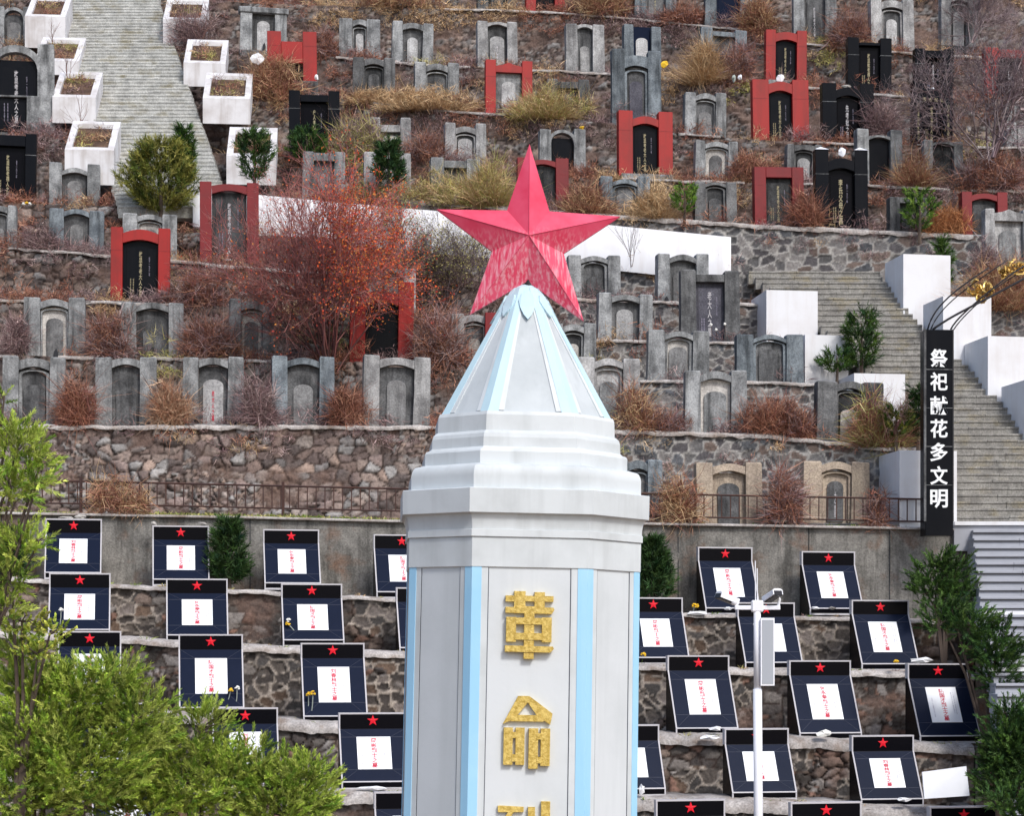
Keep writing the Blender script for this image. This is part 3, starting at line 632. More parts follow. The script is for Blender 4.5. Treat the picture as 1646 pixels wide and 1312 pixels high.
# ------------------------------------------------------------ gravestones
GV = dict(  # pillar, lintel, tablet, panel
 g=('conc','conc','tab_g','inset'), gd=('conc_d','conc_d','tab_d','tab_g'), gl=('conc_l','conc_l','tab_g','inset_w'), gb=('conc_b','conc_b','tab_g','inset'), gk=('conc','conc','tab_d',None),
 gn=('conc','conc','black',None), gw=('conc','conc','conc_w','inset'), gt=('conc_t','conc_t','conc_t','tab_g'), gs=('conc_d','conc_d','tab_p',None), gp=('conc_l','conc_l','conc_l','conc'),
 r=('red','red','black',None), rd=('red_d','red_d','tab_d',None), rg=('red','red','conc','inset_w'), k=('black','black','slabblk',None), bl=('conc_b','conc_b','slab',None))
HOLES = {}
def arcpts(x0, x1, z0, zs, rise, n=10, peak=False):
    """closed outline: rectangle from z0 to spring zs with an arched (or peaked) top"""
    p = [(x0, z0), (x1, z0)]
    if peak: return p+[(x1, zs), ((x0+x1)/2, zs+rise), (x0, zs)]
    c, r = (x0+x1)/2, (x1-x0)/2
    return p+[(c+r*math.cos(math.pi*k/n), zs+rise*math.sin(math.pi*k/n)) for k in range(n+1)]
def grave(x0, x1, yt, yb, st, label, lint='arc', txt=None, pw=.255, drop=.03, lh=.15, panel=None, hole=0, caps=False, yaw=8, cat='gravestone', snap=True, depth=.30, extra=None, group=None):
    cx = (x0+x1)/2
    best = min(['U6','U5','U4','U3','U2','U1','R1','P','A','B','C','D','E'], key=lambda k: abs(float(ty(k, cx))-yb))
    k = best; Y0 = float(tY(k, cx)); Yg = Y0+.32 if k != 'E' else Y0+.75; X = (cx-CX)/F*Yg; zt, _ = zat(k, X)
    zb = zt+.02; w = (x1-x0)/F*Yg; h = (YH-yt)/F*Yg-zb; vb = (YH-yb)/F*Yg-zb      # vb: height of visible foot above ledge
    P_, Lm, Tm, Pm = GV[st]; root = empty('gravestone', (X, Yg, zb), R(yaw+rnd.uniform(-3, 3))); root.rotation_euler.y = R(rnd.uniform(-.9, .9)); root.rotation_euler.x = R(rnd.uniform(-1.2, 1.0))
    tag(root, label, cat, group or 'gravestones on the cemetery terraces'); h -= 0
    a = w/2; p = pw*w; f = max(0, min(vb, h*.4)); rs_ = rnd.uniform
    if f > .12: MB().box(-a-.03, a+.03, -.02, depth+.1, -.3, f-.02, .02).build('foundation', M['conc_d'], root)
    else: f = 0
    rough = P_.startswith('conc'); lean = lambda: rs_(-.012, .012)
    for s in (-1, 1):
        xa, xb = (-a, -a+p) if s < 0 else (a-p, a); hh = h-(rs_(0, .03)*h if rough else 0)
        mb = MB(); q = .012*w if rough else 0
        if rough:
            jx = [rs_(-.012, .012) for _ in range(8)]
            mb.rings([[(xa-q+jx[0], 0, f-.25), (xb+q*.3, 0, f-.25), (xb+q*.3, depth, f-.25), (xa-q, depth, f-.25)],
                      [(xa, 0, hh*.5), (xb+jx[1]*.6, 0, hh*.5), (xb, depth, hh*.5), (xa+jx[2], depth, hh*.5)],
                      [(xa+.006+jx[3]*.5, .01, hh-.03), (xb-.004+jx[4]*.5, .01, hh-.03+jx[6]), (xb, depth, hh-.03), (xa, depth, hh-.03)],
                      [(xa+.025, .03, hh+jx[5]*.6), (xb-.025, .03, hh+jx[7]), (xb-.02, depth-.02, hh), (xa+.02, depth-.02, hh)]])
        else: mb.box(xa, xb, 0, depth, f-.25, hh, .008)
        po = mb.build('pillar', M[P_], root)
        if not rough: MB().box(xa-.002, xb+.002, -.003, depth+.003, f+(hh-f)*.70, f+(hh-f)*.70+.01).build('joint', M['conc' if P_ == 'black' else 'red_d'], po)
        if caps:
            c_ = (xa+xb)/2; MB().add([(xa-.02,-.02,hh),(xb+.02,-.02,hh),(xb+.02,depth+.02,hh),(xa-.02,depth+.02,hh),(c_,depth/2,hh+.11)], [(0,1,4),(1,2,4),(2,3,4),(3,0,4),(3,2,1,0)]).build('cap', M['white_m'], root)
        if txt and extra == 'couplet': lettering('山高水长福泽绵延'[::s], M['text_g'], po, c_ if caps else (xa+xb)/2, -.006, f+(h-f)*.40, (h-f)*.56, .07)
    ia, ib = -a+p+.004, a-p-.004; iw = ib-ia; top = h*(1-drop); lb = top-lh*h; rise = .055*w if lint == 'arc' else 0; wv_ = rnd.uniform(.03, .08) if lint == 'arc' else 0; rise = wv_*w
    if hole: # soot-black hole broken through the foot of a pillar or tablet
        for (hx, hw_, hz) in HOLES.get(hole, [(0, .05, .12)]):
            pts = [(hx*w-hw_*w, f), (hx*w+hw_*w, f+.0), (hx*w+hw_*w*.8, f+hz*h*.6), (hx*w+.2*hw_*w, f+hz*h), (hx*w-hw_*w*.7, f+hz*h*.7)]
            MB().prism(pts, -.006 if abs(hx) > .2 else depth*.5-.10, .02 if abs(hx) > .2 else depth*.5).build('soot_hole', M['glass'], root)
    # lintel
    if lint == 'arc':
        n = 10; up = [(ia+iw*t/n, top-rise+rise*math.sin(math.pi*t/n)) for t in range(n+1)]; dn = [(ia+iw*t/n, lb-.02*h+(.055*w+.01)*math.sin(math.pi*t/n)) for t in range(n, -1, -1)]
        MB().prism((dn+up), .015, depth-.02).build('lintel', M[Lm], root)
    elif lint == 'peak':
        pts = [(ia, lb), (ib, lb), (ib, top-.05*w), (ia+iw*.72, top-.02*w), ((ia+ib)/2, top+.03*w), (ia+iw*.28, top-.02*w), (ia, top-.05*w)]; MB().prism(pts, .015, depth-.02).build('lintel', M[Lm], root)
    elif lint == 'flat': MB().box(ia, ib, .012, depth-.02, lb, top, .01).build('lintel', M[Lm], root)
    elif lint == 'slab': MB().box(-a-.04*w, a+.04*w, -.04, depth+.04, top-lh*h*.7, top+.012*h, .03).build('lintel', M[Lm], root); lb = top-lh*h*.7
    elif lint == 'round':
        n = 12; r_ = iw/2+p*.35; c_ = 0; up = [(r_*math.cos(math.pi*t/n), top-.32*w+.32*w*math.sin(math.pi*t/n)) for t in range(n+1)]; dn = [(iw/2*math.cos(math.pi*t/n), lb-.12*w+.22*w*math.sin(math.pi*t/n)) for t in range(n, -1, -1)]
        MB().prism(up+dn, .012, depth-.02).build('lintel', M[Lm], root)
    elif lint == 'none': lb = top
    # tablet, recessed between the pillars
    ty_ = depth*.5
    tb = MB().box(ia+.003, ib-.003, ty_, depth-.03, f-.1, (lb+rise*.3 if lint != 'round' else lb), 0)
    if lint != 'none' or Tm: tabo = tb.build('tablet', M[Tm], root)
    if lint == 'arc' and rough and rnd.random() < .6: # inner arch frame
        m2 = rnd.uniform(.05, .11)*iw; o_ = arcpts(ia+.005, ib-.005, f, lb-.07*h, .14*iw, 8); i_ = arcpts(ia+m2, ib-m2, f, lb-.085*h, .14*iw, 8)
        mb = MB(); n = len(o_); v = [(x, .07, z) for x, z in o_]+[(x, .07, z) for x, z in i_]+[(x, ty_, z) for x, z in i_]
        q = [(j, (j+1) % n, n+(j+1) % n, n+j) for j in range(1, n)]+[(n+j, n+(j+1) % n, 2*n+(j+1) % n, 2*n+j) for j in range(1, n)]
        mb.add(v, q).build('niche_frame', M[Lm], root)
    pm = panel or Pm
    if pm:
        q_ = rnd.uniform(.13, .25); pa, pb = ia+iw*q_, ib-iw*q_
        if pm == 'inset_w' or st in ('gw', 'gt', 'rg', 'gp'): pz = f+(lb-f)*.70
        else: pz = f+(lb-f)*rnd.uniform(.5, .7)
        MB().prism(arcpts(pa, pb, f+.02, pz, iw*.2, 8), ty_-.035, ty_+.01).build('inner_panel', M[pm], tabo)
        if st in ('gw','gp') or panel == 'arched': pass
    else:
        MB().box(ia+iw*.1, ib-iw*.1, ty_-.012, ty_+.005, f+.05, lb-.07*h, .003).build('inner_panel', M[Tm], tabo)
    if txt:
        tm = {'g': 'text_g', 'w': 'trim', 'r': 'text_r'}[txt[0]]; zc = f+(lb-f)*.5; ly = ty_-.019 if not pm else ty_-.041; H_ = (lb-f)*(.72 if not pm else .5)
        if pm: zc = f+(lb-f)*.36
        lettering(txt[1:] or '故显考妣老大人之墓', M[tm], tabo, 0, ly, zc, H_, H_*.072*(1.3 if len(txt) < 8 else 1), .01)
        if not pm:
            lettering('生于一九三二年', M['text_s'], tabo, iw*.25, ly, zc+.1*h, H_*.42, .035); 
            for dx_ in (.2, .28): lettering('孝男孝女敬立', M['text_g' if tm == 'text_g' else 'text_s'], tabo, -iw*dx_, ly, zc-.16*h, H_*.34, .035)
    if extra == 'step' or (not rough and lint != 'none' and rnd.random() < .4): MB().box(-a*.95, a*.95, -.22, 0.0, -.1, f+.05, .01).build('step', M['conc'], root)
    return root
HOLES[1] = [(0, .035, .13), (-.33, .03, .09), (.33, .02, .08)]; HOLES[2] = [(.02, .04, .16)]; HOLES[3] = [(-.28, .05, .13), (.34, .04, .17)]; HOLES[4] = [(0, .06, .24), (-.3, .03, .06), (.3, .02, .05)]; HOLES[5] = [(-.34, .05, .15)]; HOLES[6] = [(.03, .03, .2), (.2, .04, .14)]
t1 = 'g故显考老大人之墓'; t2 = 'g故显妣老孺人之墓'
G = [
 (640,700,-60,8,'gw','pale gravestone cut by the top edge, above the three grey stones left of the star',{}),
 (768,832,-60,15,'gd','dark gravestone cut by the top edge left of the red one',{}),
 (845,908,-60,17,'r','red framed gravestone cut by the top edge, above the star',{'lint':'flat'}),
 (1020,1088,-60,29,'gb','grey gravestone with dark lettered tablet cut by the top edge',dict(txt=t1,lint='flat')),
 (1133,1209,-62,50,'bl','tall blue-grey gravestone with plain dark tablet cut by the top edge',dict(lint='flat',pw=.24)),
 (1276,1346,-50,68,'g','tall grey gravestone with long lettered tablet at the top edge, behind the upper red tomb',dict(panel='tab_g',txt='w故显考老大人之墓')),
 (1400,1472,-4,82,'gl','pale grey gravestone with an arched lilac panel at the top edge',dict(hole=3,panel='inset_w')),
 (1512,1574,-20,72,'gl','pale gravestone half hidden by the leafless shrub at top right',{}),
 (1612,1672,-70,33,'r','faded red gravestone at the top right corner',{'lint':'flat'}),
 (386,460,10,80,'g','grey gravestone with a wide flat slab roof beside the upper stairs',dict(lint='slab',hole=2,panel='inset_w')),
 (-8,52,8,76,'g','small grey arched gravestone in the top left corner',dict(lint='round')),
 (431,510,50,128,'r','short faded red frame with a low lintel, half sunk in dry brush',dict(lint='flat',lh=.3,drop=.14,pw=.28)),
 (545,611,28,92,'g','leftmost narrow grey gravestone in the upper row between stairs and star',dict(pw=.33,panel='inset_w')),
 (630,696,34,102,'g','narrow grey gravestone with a white lettered panel, second in the upper row',dict(panel='inset_w',hole=3)),
 (768,833,32,108,'gl','light grey gravestone with a tall white panel behind the peaked red one',dict(panel='inset_w',lh=.08,txt='w之墓')),
 (910,973,35,113,'gl','pale weathered gravestone with a mottled white tablet right of the peaked red one',dict(panel='conc_l',pw=.3,lh=.08)),
 (1003,1064,38,120,'bl','dark navy gravestone with a pale arched panel, standing behind a taller one',dict(panel='inset_w',lint='none')),
 (1124,1201,45,132,'gb','blue-grey gravestone with a slate coloured plain tablet and flat lintel',dict(lint='flat',drop=.06,lh=.08,panel='slab')),
 (1230,1297,48,134,'r','small red tomb with black tablet and arched lintel, the upper of two stacked red ones',dict(txt=t1,pw=.24)),
 (1362,1434,60,156,'k','black granite tomb with gold letters and no arch, in the upper right row',dict(txt=t2,lint='flat',drop=.08,lh=.05)),
 (1470,1534,78,156,'k','black granite tomb half hidden behind leafless twigs at right',dict(txt='w故显考老大人之墓',lint='flat')),
 (1583,1668,76,165,'r','dark tomb with one red pillar seen through leafless twigs near the right edge',dict(txt='w故显妣老孺人之墓',lint='flat')),
 (567,635,90,158,'gd','dark grey gravestone rising out of straw coloured grass',dict(panel='tab_g',hole=5,pw=.27)),
 (667,739,99,176,'g','grey gravestone with worn carved panel beside a rubble wall, left of the peaked red one',dict(hole=6)),
 (780,856,96,182,'rg','red gravestone with a peaked lintel and white arched panel above the star',dict(lint='peak',pw=.22,drop=.06)),
 (880,948,125,182,'gd','low dark gravestone sunk in yellow grass right of the peaked red one',dict(lint='flat',drop=.08)),
 (984,1064,76,201,'gb','tall blue-grey tomb with domed lintel and dark tablet behind the central red tomb',dict(drop=.09,lh=.14,panel='tab_p',pw=.26)),
 (1100,1168,147,217,'g','grey gravestone with nested arches between the central red tomb and the double red ones',{}),
 (1210,1302,127,227,'r','wide red tomb with blue-black tablet and gold letters, the lower of two stacked red ones',dict(txt=t1,pw=.29,lh=.17)),
 (1322,1407,133,232,'k','wide black granite tomb with domed lintel, right of the wide red tomb',dict(drop=.06,lh=.16,txt='w先考妣之墓',pw=.27)),
 (1467,1533,132,233,'k','black granite tomb with a four character header and lettered pillars',dict(lint='flat',txt=t1,extra='couplet',pw=.24,drop=.1)),
 (1617,1680,165,237,'g','grey gravestone with soot hole cut by the right edge',dict(hole=5,panel='inset_w')),
 (465,546,145,243,'k','black granite tomb with gold letters left of centre, behind two small conifers',dict(txt='g户人孝顺亲父母',drop=.06,lh=.10,pw=.22,lint='flat')),
 (595,661,187,246,'gl','broken pale gravestone overgrown by twigs above the dark conifer',dict(lint='flat',drop=.18)),
 (715,782,195,258,'gl','streaked pale gravestone with arched niche left of the star tip',dict(drop=.1)),
 (867,942,205,283,'gn','smooth grey gravestone with a black pointed arch tablet right of the star tip',dict(lint='round',pw=.25)),
 (994,1083,178,285,'r','large red tomb with stained black tablet, right of the star tip',dict(txt=t1,pw=.26,lh=.13,drop=.07,extra='step')),
 (1117,1186,225,296,'gw','brownish weathered gravestone with faint arches right of the large red tomb',dict(pw=.22)),
 (1264,1322,230,304,'gd','gravestone with a bright white tablet behind the white capped black tomb',dict(panel='inset_w',pw=.2)),
 (1377,1453,205,296,'gn','grey gravestone with thick square pillars and a plain black tablet',dict(drop=.12,lh=.06,pw=.26)),
 (1484,1549,224,304,'gk','grey gravestone with plain slate tablet at right, below the lettered black tomb',dict(panel='tab_d',lh=.07,pw=.23)),
 (-34,56,213,322,'k','black granite tomb with gold letters cut by the left edge',dict(txt=t2,lint='flat',pw=.19)),
 (-44,64,150,222,'gn','grey pillared gravestone with black tablet under the big stone arch at left edge',dict(lint='flat',lh=.04,pw=.2,txt='w之墓')),
 (-34,86,66,212,'gn','broad rounded stone arch with black lettered tablet at the left edge',dict(lint='round',txt='w故显考老大人之墓',pw=.22)),
 (486,554,241,318,'g','grey gravestone behind the small conifer below the black tomb',dict(lint='flat',drop=.05)),
 (585,661,243,318,'gl','grey gravestone almost hidden by the dark round conifer',dict(drop=.05)),
 (693,773,253,324,'g','grey gravestone in green-yellow grass just left of the star',dict(lint='flat',pw=.27,drop=.06)),
 (832,915,253,335,'rd','red gravestone with rounded shoulders directly behind the star tip',dict(pw=.25,lh=.12)),
 (964,1045,282,347,'gb','blue-grey gravestone with a round arch and short left pillar right of the star',dict(drop=.08,pw=.25)),
 (1117,1186,290,359,'gd','dark streaked gravestone with flat lintel above the cobble wall',dict(lh=.1,pw=.25)),
 (1213,1294,268,362,'rd','dark red flat topped tomb with brown-black tablet above the cobble wall',dict(txt=t1,lint='flat',drop=.0,lh=.17,pw=.235)),
 (1311,1397,240,369,'k','black granite tomb with white pyramid caps and gold letters above the cobble wall',dict(txt='g李氏父母之墓',caps=True,pw=.25,drop=.1,lh=.14,extra='step')),
 (1430,1494,315,376,'gd','dark grey gravestone behind the green sapling above the cobble wall',dict(lint='flat')),
 (1546,1622,308,381,'rd','grey lintel gravestone with dark red inside near the right edge',dict(pw=.22)),
 (80,160,260,332,'g','grey gravestone with bracketed shoulders at the foot of the left stairs',dict(drop=.12,panel='inset',pw=.25)),
 (1583,1664,335,435,'gp','clean cement gravestone with a stepped crown at the right edge',dict(lint='peak',pw=.2)),
 (-30,25,328,400,'g','grey gravestone cut by the left edge beside the bluish one',{}),
 (79,166,335,412,'gb','smooth bluish gravestone with joined wavy top and arched lettered panel',dict(drop=.01,pw=.27,panel='inset')),
 (197,283,342,418,'gw','weathered gravestone partly hidden behind the bright red tomb on the left',dict(pw=.27)),
 (322,416,292,421,'rd','tall dark red tomb with grey tablet at the foot of the left stairs',dict(pw=.2,drop=.02,lh=.1,txt='w故显考老大人之墓')),
 (914,999,409,480,'g','grey gravestone tucked under the right arm of the star',dict(panel='tab_g',pw=.24,hole=6)),
 (1057,1141,405,487,'g','grey gravestone with small crown lintel behind the tall purple-grey tomb',dict(drop=.04,hole=5,pw=.24)),
 (178,272,366,486,'r','bright red tomb with blue-black tablet in the left half',dict(txt=t1,pw=.2,drop=.02,lh=.16)),
 (725,800,503,588,'gl','pale gravestone under the lower left point of the star',dict(panel='conc_w',pw=.27)),
 (779,850,503,588,'rd','dark red gravestone mostly behind the monument point',dict(lint='flat')),
 (961,1050,470,546,'g','dark streaked gravestone with domed lintel and pale panel right of the star point',dict(panel='inset_w',pw=.24,drop=.04)),
 (1095,1191,431,548,'gs','tall dark purple-grey tomb with plain violet tablet and small white flowers',dict(lint='flat',drop=.08,lh=.1,txt='w老大人之墓',pw=.255)),
 (562,664,452,578,'r','red framed tomb seen through the big red bush',dict(lint='arc',drop=.12,pw=.24)),
 (592,668,428,502,'g','grey domed gravestone behind the red bush',dict(lint='round')),
 (39,136,477,571,'gw','gravestone with whitewashed niche and a black hole, upper left of the bottom row',dict(hole=2,pw=.27)),
 (196,295,485,577,'g','gravestone with a sooty broken tablet directly below the bright red tomb',dict(hole=4,pw=.24,panel='tab_g',drop=.01)),
 (368,440,480,576,'gw','pinkish pale gravestone behind the left side of the red bush',dict(pw=.25)),
 (884,958,518,607,'g','gravestone half hidden behind the right slope of the white pyramid',dict(pw=.27,panel='conc_w')),
 (1041,1141,530,613,'gw','gravestone with a creamy white niche and grey pillars right of the monument',dict(pw=.27)),
 (1184,1293,535,618,'gb','wide bluish gravestone with carved arch beside a white planter',dict(pw=.25,panel='tab_g')),
 (5,104,572,685,'g','big grey gravestone at the left end of the bottom row, sooty along its foot',dict(hole=1,panel='tab_g')),
 (154,251,572,686,'g','big grey gravestone second from the left in the bottom row',dict(panel='tab_g',pw=.27,lh=.12)),
 (294,391,572,687,'g','big grey gravestone with red and white paper on its tablet, third in the bottom row',dict(hole=3,panel='inset_w',txt='r老大人之墓',pw=.26,lh=.12,extra='step')),
 (438,538,571,687,'gb','big grey gravestone with rounded white panel, fourth in the bottom row',dict(panel='inset',pw=.24,lh=.12)),
 (583,691,569,686,'gl','largest light grey gravestone in the bottom row, next to the monument',dict(panel='inset',pw=.24,lh=.13,drop=.05)),
 (928,1029,572,690,'gp','light grey gravestone right beside the white monument in the bottom row',dict(panel='conc',pw=.27,lh=.12)),
 (1101,1201,593,697,'gw','gravestone with a cream framed arched niche in the right part of the bottom row',dict(panel='conc',pw=.25,yaw=6)),
 (1312,1421,613,712,'gd','broken gravestone overgrown by a bush beside the small white box',dict(pw=.3,panel='conc_w',drop=.0)),
 (1120,1228,741,838,'gt','tan cement gravestone behind the fence, left of the two',dict(pw=.25,drop=.04)),
 (1290,1399,741,840,'gt','tan cement gravestone behind the fence, right of the two',dict(pw=.27,drop=.01,txt='w之墓')),
 (985,1066,737,838,'gb','blue-grey gravestone behind the fence, touching the white monument',dict(pw=.3,hole=5)),
]
GR = {}
for g_ in G: GR[g_[0], g_[2]] = grave(*g_[:5], g_[5], **g_[6])
# header lettering on the tomb with four large characters
r_ = GR[1467, 132]; z_ = at(1500, 160, float(r_.location.y)).z-r_.location.z
for i_, ch in enumerate('秀水青山'): lettering(ch, M['text_g'], r_, (-.27+.18*i_), .006, z_, .12, .12)
# ------------------------------------------------------------ planters beside the stairs
def planter(xf0, xf1, yt, yb, zrow, label, slope=0., d=1.2, yaw=8, m_='planter', th=.18, depthshift=0):
    Y = zrow; p0 = at(xf0, yb, Y); p1 = at(xf1, yb, Y); h = at(0, yt, Y).z-p0.z; w = p1.x-p0.x
    root = empty('planter_box', (p0.x, Y, p0.z), R(yaw)); s = slope*d
    def sbox(mb, x0, x1, y0, y1, zlo, top):
        f = lambda y: slope*y
        v = [(x0,y0,zlo+f(y0)),(x1,y0,zlo+f(y0)),(x1,y1,zlo+f(y1)),(x0,y1,zlo+f(y1)),(x0,y0,top+f(y0)),(x1,y0,top+f(y0)),(x1,y1,top+f(y1)),(x0,y1,top+f(y1))]
        mb.add(v, [(0,3,2,1),(4,5,6,7),(0,1,5,4),(1,2,6,5),(2,3,7,6),(3,0,4,7)])
    mb = MB(); lo = -.02 if slope else -.5
    sbox(mb, 0, w, 0, th, lo, h); sbox(mb, 0, w, d-th, d, lo, h); sbox(mb, 0, th, th, d-th, lo, h); sbox(mb, w-th, w, th, d-th, lo, h)
    bo = mb.build('wall', M[m_], root)
    bo.data.materials[0] = M[m_]
    mb = MB(); sbox(mb, th-.01, w-th+.01, th-.01, d-th+.01, lo, h-.13); mb.build('soil', M['soil'], root)
    if slope:
        PB.append((root, w, h, d, slope))
    tag(root, label, 'planter', 'whitewashed planters beside the stairs'); return root, w, h, d, slope
PB = []; PLN = []
for (a, b_, yt, yb, lab) in [(262,330,30,72,'right of the upper stairs, topmost'),(295,362,100,137,'right of the upper stairs, second from top'),(326,402,157,197,'right of the upper stairs, third from top, with yellow straw'),(364,443,250,295,'right of the upper stairs, lowest, behind the dark seedling'),
                        (40,104,25,75,'left of the upper stairs, topmost'),(56,126,96,118,'left of the upper stairs, second from top, with dead leaves'),(84,153,155,196,'left of the upper stairs, third from top'),(104,182,240,295,'left of the upper stairs, lowest')]:
    PLN.append(planter(a, b_, yt, yb, float(D(yb))-.55, 'white open planter '+lab, .68, 1.9, 5))
rp = [(1232,1317,466,538,8,1.5,'left of the right stairs, uppermost'),(1294,1366,538,625,8,1.5,'left of the right stairs, middle'),(1373,1458,600,690,8,1.5,'left of the right stairs, behind the tall seedling'),(1446,1542,724,836,8,1.4,'left of the right stairs, behind the foot of the black sign'),
      (1452,1532,408,510,10,1.3,'right of the right stairs, uppermost'),(1516,1598,476,590,10,1.3,'right of the right stairs, second'),(1588,1672,540,650,10,1.4,'right of the right stairs, third'),(1650,1740,610,720,10,1.4,'right of the right stairs, cut by the right edge')]
for (a, b_, yt, yb, yw, d_, lab) in rp:
    Yr = 44.3+(YH-yb)/F*0 + np.interp(yb, [440, 835], [53.1, 44.5])-44.3
    PLN.append(planter(a, b_, yt, yb, float(Yr)-.2, 'plain white planter '+lab, 0., d_, yw, 'wpaint', .15))

# ------------------------------------------------------------ plants: numpy blades
def blades(P, up, L_, W_, bend, col, seg=2):
    """P (n,3) roots, up (n,3) unit directions, L_,W_ (n,), bend (n,3) end offset; returns V, tris, quads, col"""
    n = len(P); side = np.cross(up, rs.randn(n, 3)); side /= np.linalg.norm(side, axis=1)[:, None]+1e-9
    m_ = P+up*(L_*.55)[:, None]+bend*.3; t = P+up*L_[:, None]+bend
    s = side*(W_/2)[:, None]
    V = np.stack([P-s, P+s, m_+s*.8, m_-s*.8, t], 1).reshape(-1, 3); b = np.arange(n)*5
    return V, np.stack([b+3, b+2, b+4], 1), np.stack([b, b+1, b+2, b+3], 1), np.repeat(col, 5, 0)
def unit(v): return v/(np.linalg.norm(v, axis=1)[:, None]+1e-9)
def jitcol(c, n, a=.25): 
    c = np.asarray(c, float); c = np.atleast_2d(c); k = c[rs.randint(0, len(c), n)]; return np.clip(k*(1+(rs.rand(n, 1)-.5)*2*a)+ (rs.rand(n, 3)-.5)*.012, .004, 1)
class Batch:
    def __init__(s): s.V = []; s.T = []; s.Q = []; s.C = []; s.n = 0
    def add(s, V, T_, Q, c):
        s.V.append(V); s.C.append(c); s.n_ = s.n; 
        if T_ is not None and len(T_): s.T.append(T_+s.n)
        if Q is not None and len(Q): s.Q.append(Q+s.n)
        s.n += len(V)
    def build(s, name, m_, parent=None):
        fl = []
        if s.T: fl.append(np.concatenate(s.T))
        if s.Q: fl.append(np.concatenate(s.Q))
        return np_mesh(name, np.concatenate(s.V), fl, m_, np.concatenate(s.C), False, parent)
def tuft(B, c, w, h, col, n, wid=.016, droop=.25, lean=.55):
    c = np.asarray(c, float); r = rs.randn(n, 2)*w*.28; P = np.stack([c[0]+r[:, 0], c[1]+r[:, 1]*.6, np.full(n, c[2])-.03], 1)
    d = unit(np.stack([r[:, 0]/max(w, .1)*lean*2.4+rs.randn(n)*lean*.45, r[:, 1]/max(w, .1)*lean*2-.1+rs.randn(n)*lean*.35, np.ones(n)], 1))
    Ls = h*(.45+.65*rs.rand(n)); bend = np.stack([rs.randn(n)*.25, rs.randn(n)*.2, -np.abs(rs.rand(n))*droop], 1)*Ls[:, None]
    B.add(*blades(P, d, Ls, wid*(.6+.8*rs.rand(n)), bend, jitcol(col, n)))
def scrub(B, c, w, h, col, n, wid=.013, clump=22, flat=.7):
    c = np.asarray(c, float); m_ = max(2, n//clump); nl = 6; lx = rs.uniform(-.5, .5, nl)*w; lz = rs.uniform(.35, 1.15, nl); li = rs.randint(0, nl, m_); a = rs.rand(m_)*6.283; rr = np.sqrt(rs.rand(m_)); zt = rs.rand(m_)**.8*np.sqrt(np.clip(1-rr*rr*.8, .05, 1))
    cc = np.stack([c[0]+lx[li]*.8+np.cos(a)*rr*w*.32, c[1]+np.sin(a)*rr*w*.3*flat, c[2]+zt*h*.85*lz[li]], 1); k = len(cc)*clump
    P = np.repeat(cc, clump, 0)+rs.randn(k, 3)*np.array([.06, .05, .05]); od = np.stack([np.cos(a)*rr, np.sin(a)*rr*.5-.15, .35+zt*.5], 1)
    d = unit(np.repeat(od, clump, 0)*.35+rs.randn(k, 3)*.8); Ls = h*(.10+.28*rs.rand(k)**1.5)+.05; base = np.repeat(jitcol(col, len(cc), .45), clump, 0)*(.75+.5*rs.rand(k, 1))
    B.add(*blades(P, d, Ls, wid*(.6+.8*rs.rand(k)), rs.randn(k, 3)*Ls[:, None]*.35, base))
TAN = [(.50,.34,.19),(.42,.27,.15),(.58,.43,.26)]; RED = [(.30,.105,.06),(.38,.16,.09),(.22,.08,.06),(.46,.22,.13)]; PUR = [(.26,.17,.17),(.19,.12,.125),(.36,.27,.26)]; YEL = [(.44,.40,.13),(.34,.34,.12),(.52,.46,.22)]; GRN = [(.12,.19,.03),(.18,.26,.05),(.28,.34,.08)]
RED = [tuple(x) for x in desat(RED, .18)]
# ground cover: dry stems along the terraces, too many to count
B = Batch()
PALS = [TAN, RED, PUR, RED, TAN, PUR, YEL]
for i, k in enumerate(['U6','U5','U4','U3','U2','U1','R1','P','A','B','C','D']):
    n = {'D': 260, 'C': 300, 'P': 120}.get(k, 560 if k[0] == 'U' else 420)
    pxs = rs.uniform(-60, 1700, n)
    for px in pxs:
        den = float(vn(np.array(px/130.), np.array(i*1.7), 5)); 
        if rs.rand() > (.15+1.1*den): continue
        if k in ('R1', 'A', 'B', 'C', 'P') and px > 1000 and rs.rand() < .75: continue
        if k == 'D' and rs.rand() < .4: continue
        y = float(ty(k, px))
        x, Yc, z = [float(q) for q in tP(k, px)]
        off = rs.uniform(-.02, 1.2); col = PALS[int(float(vn(np.array(px/90.+i*3.1), np.array(i*2.3), 8))*6.99)]
        # keep off the stairs
        if y < 330 and np.interp(y, [0, 330], [60, 160]) < px < np.interp(y, [0, 330], [275, 400]): continue
        if 425 < y < 840 and px > np.interp(y, [430, 840], [1190, 1430]) and px < np.interp(y, [430, 660, 840], [1450, 1700, 1900]): continue
        Z0 = z+.02 if off > 0 else z-rs.uniform(0, .5)
        if col in (TAN, YEL) and rs.rand() < .5: tuft(B, (x, Yc+off, Z0), rs.uniform(.5, 1.), rs.uniform(.15, .45), col, 40, .012, .8, 1.1)
        else: scrub(B, (x, Yc+off*.8, Z0), rs.uniform(.5, 1.2), rs.uniform(.25, .75), col, 110, .012, 11)
        if rs.rand() < (.8 if k[0] == 'U' else .5): # hanging over the wall
            scrub(B, (x+rs.uniform(-.3, .3), Yc-.14, z-rs.uniform(.1, .8)), rs.uniform(.3, .8), rs.uniform(.15, .4), col, 60, .012, 10, .2)
tag(B.build('dry_grass', M['brush']), kind='stuff')
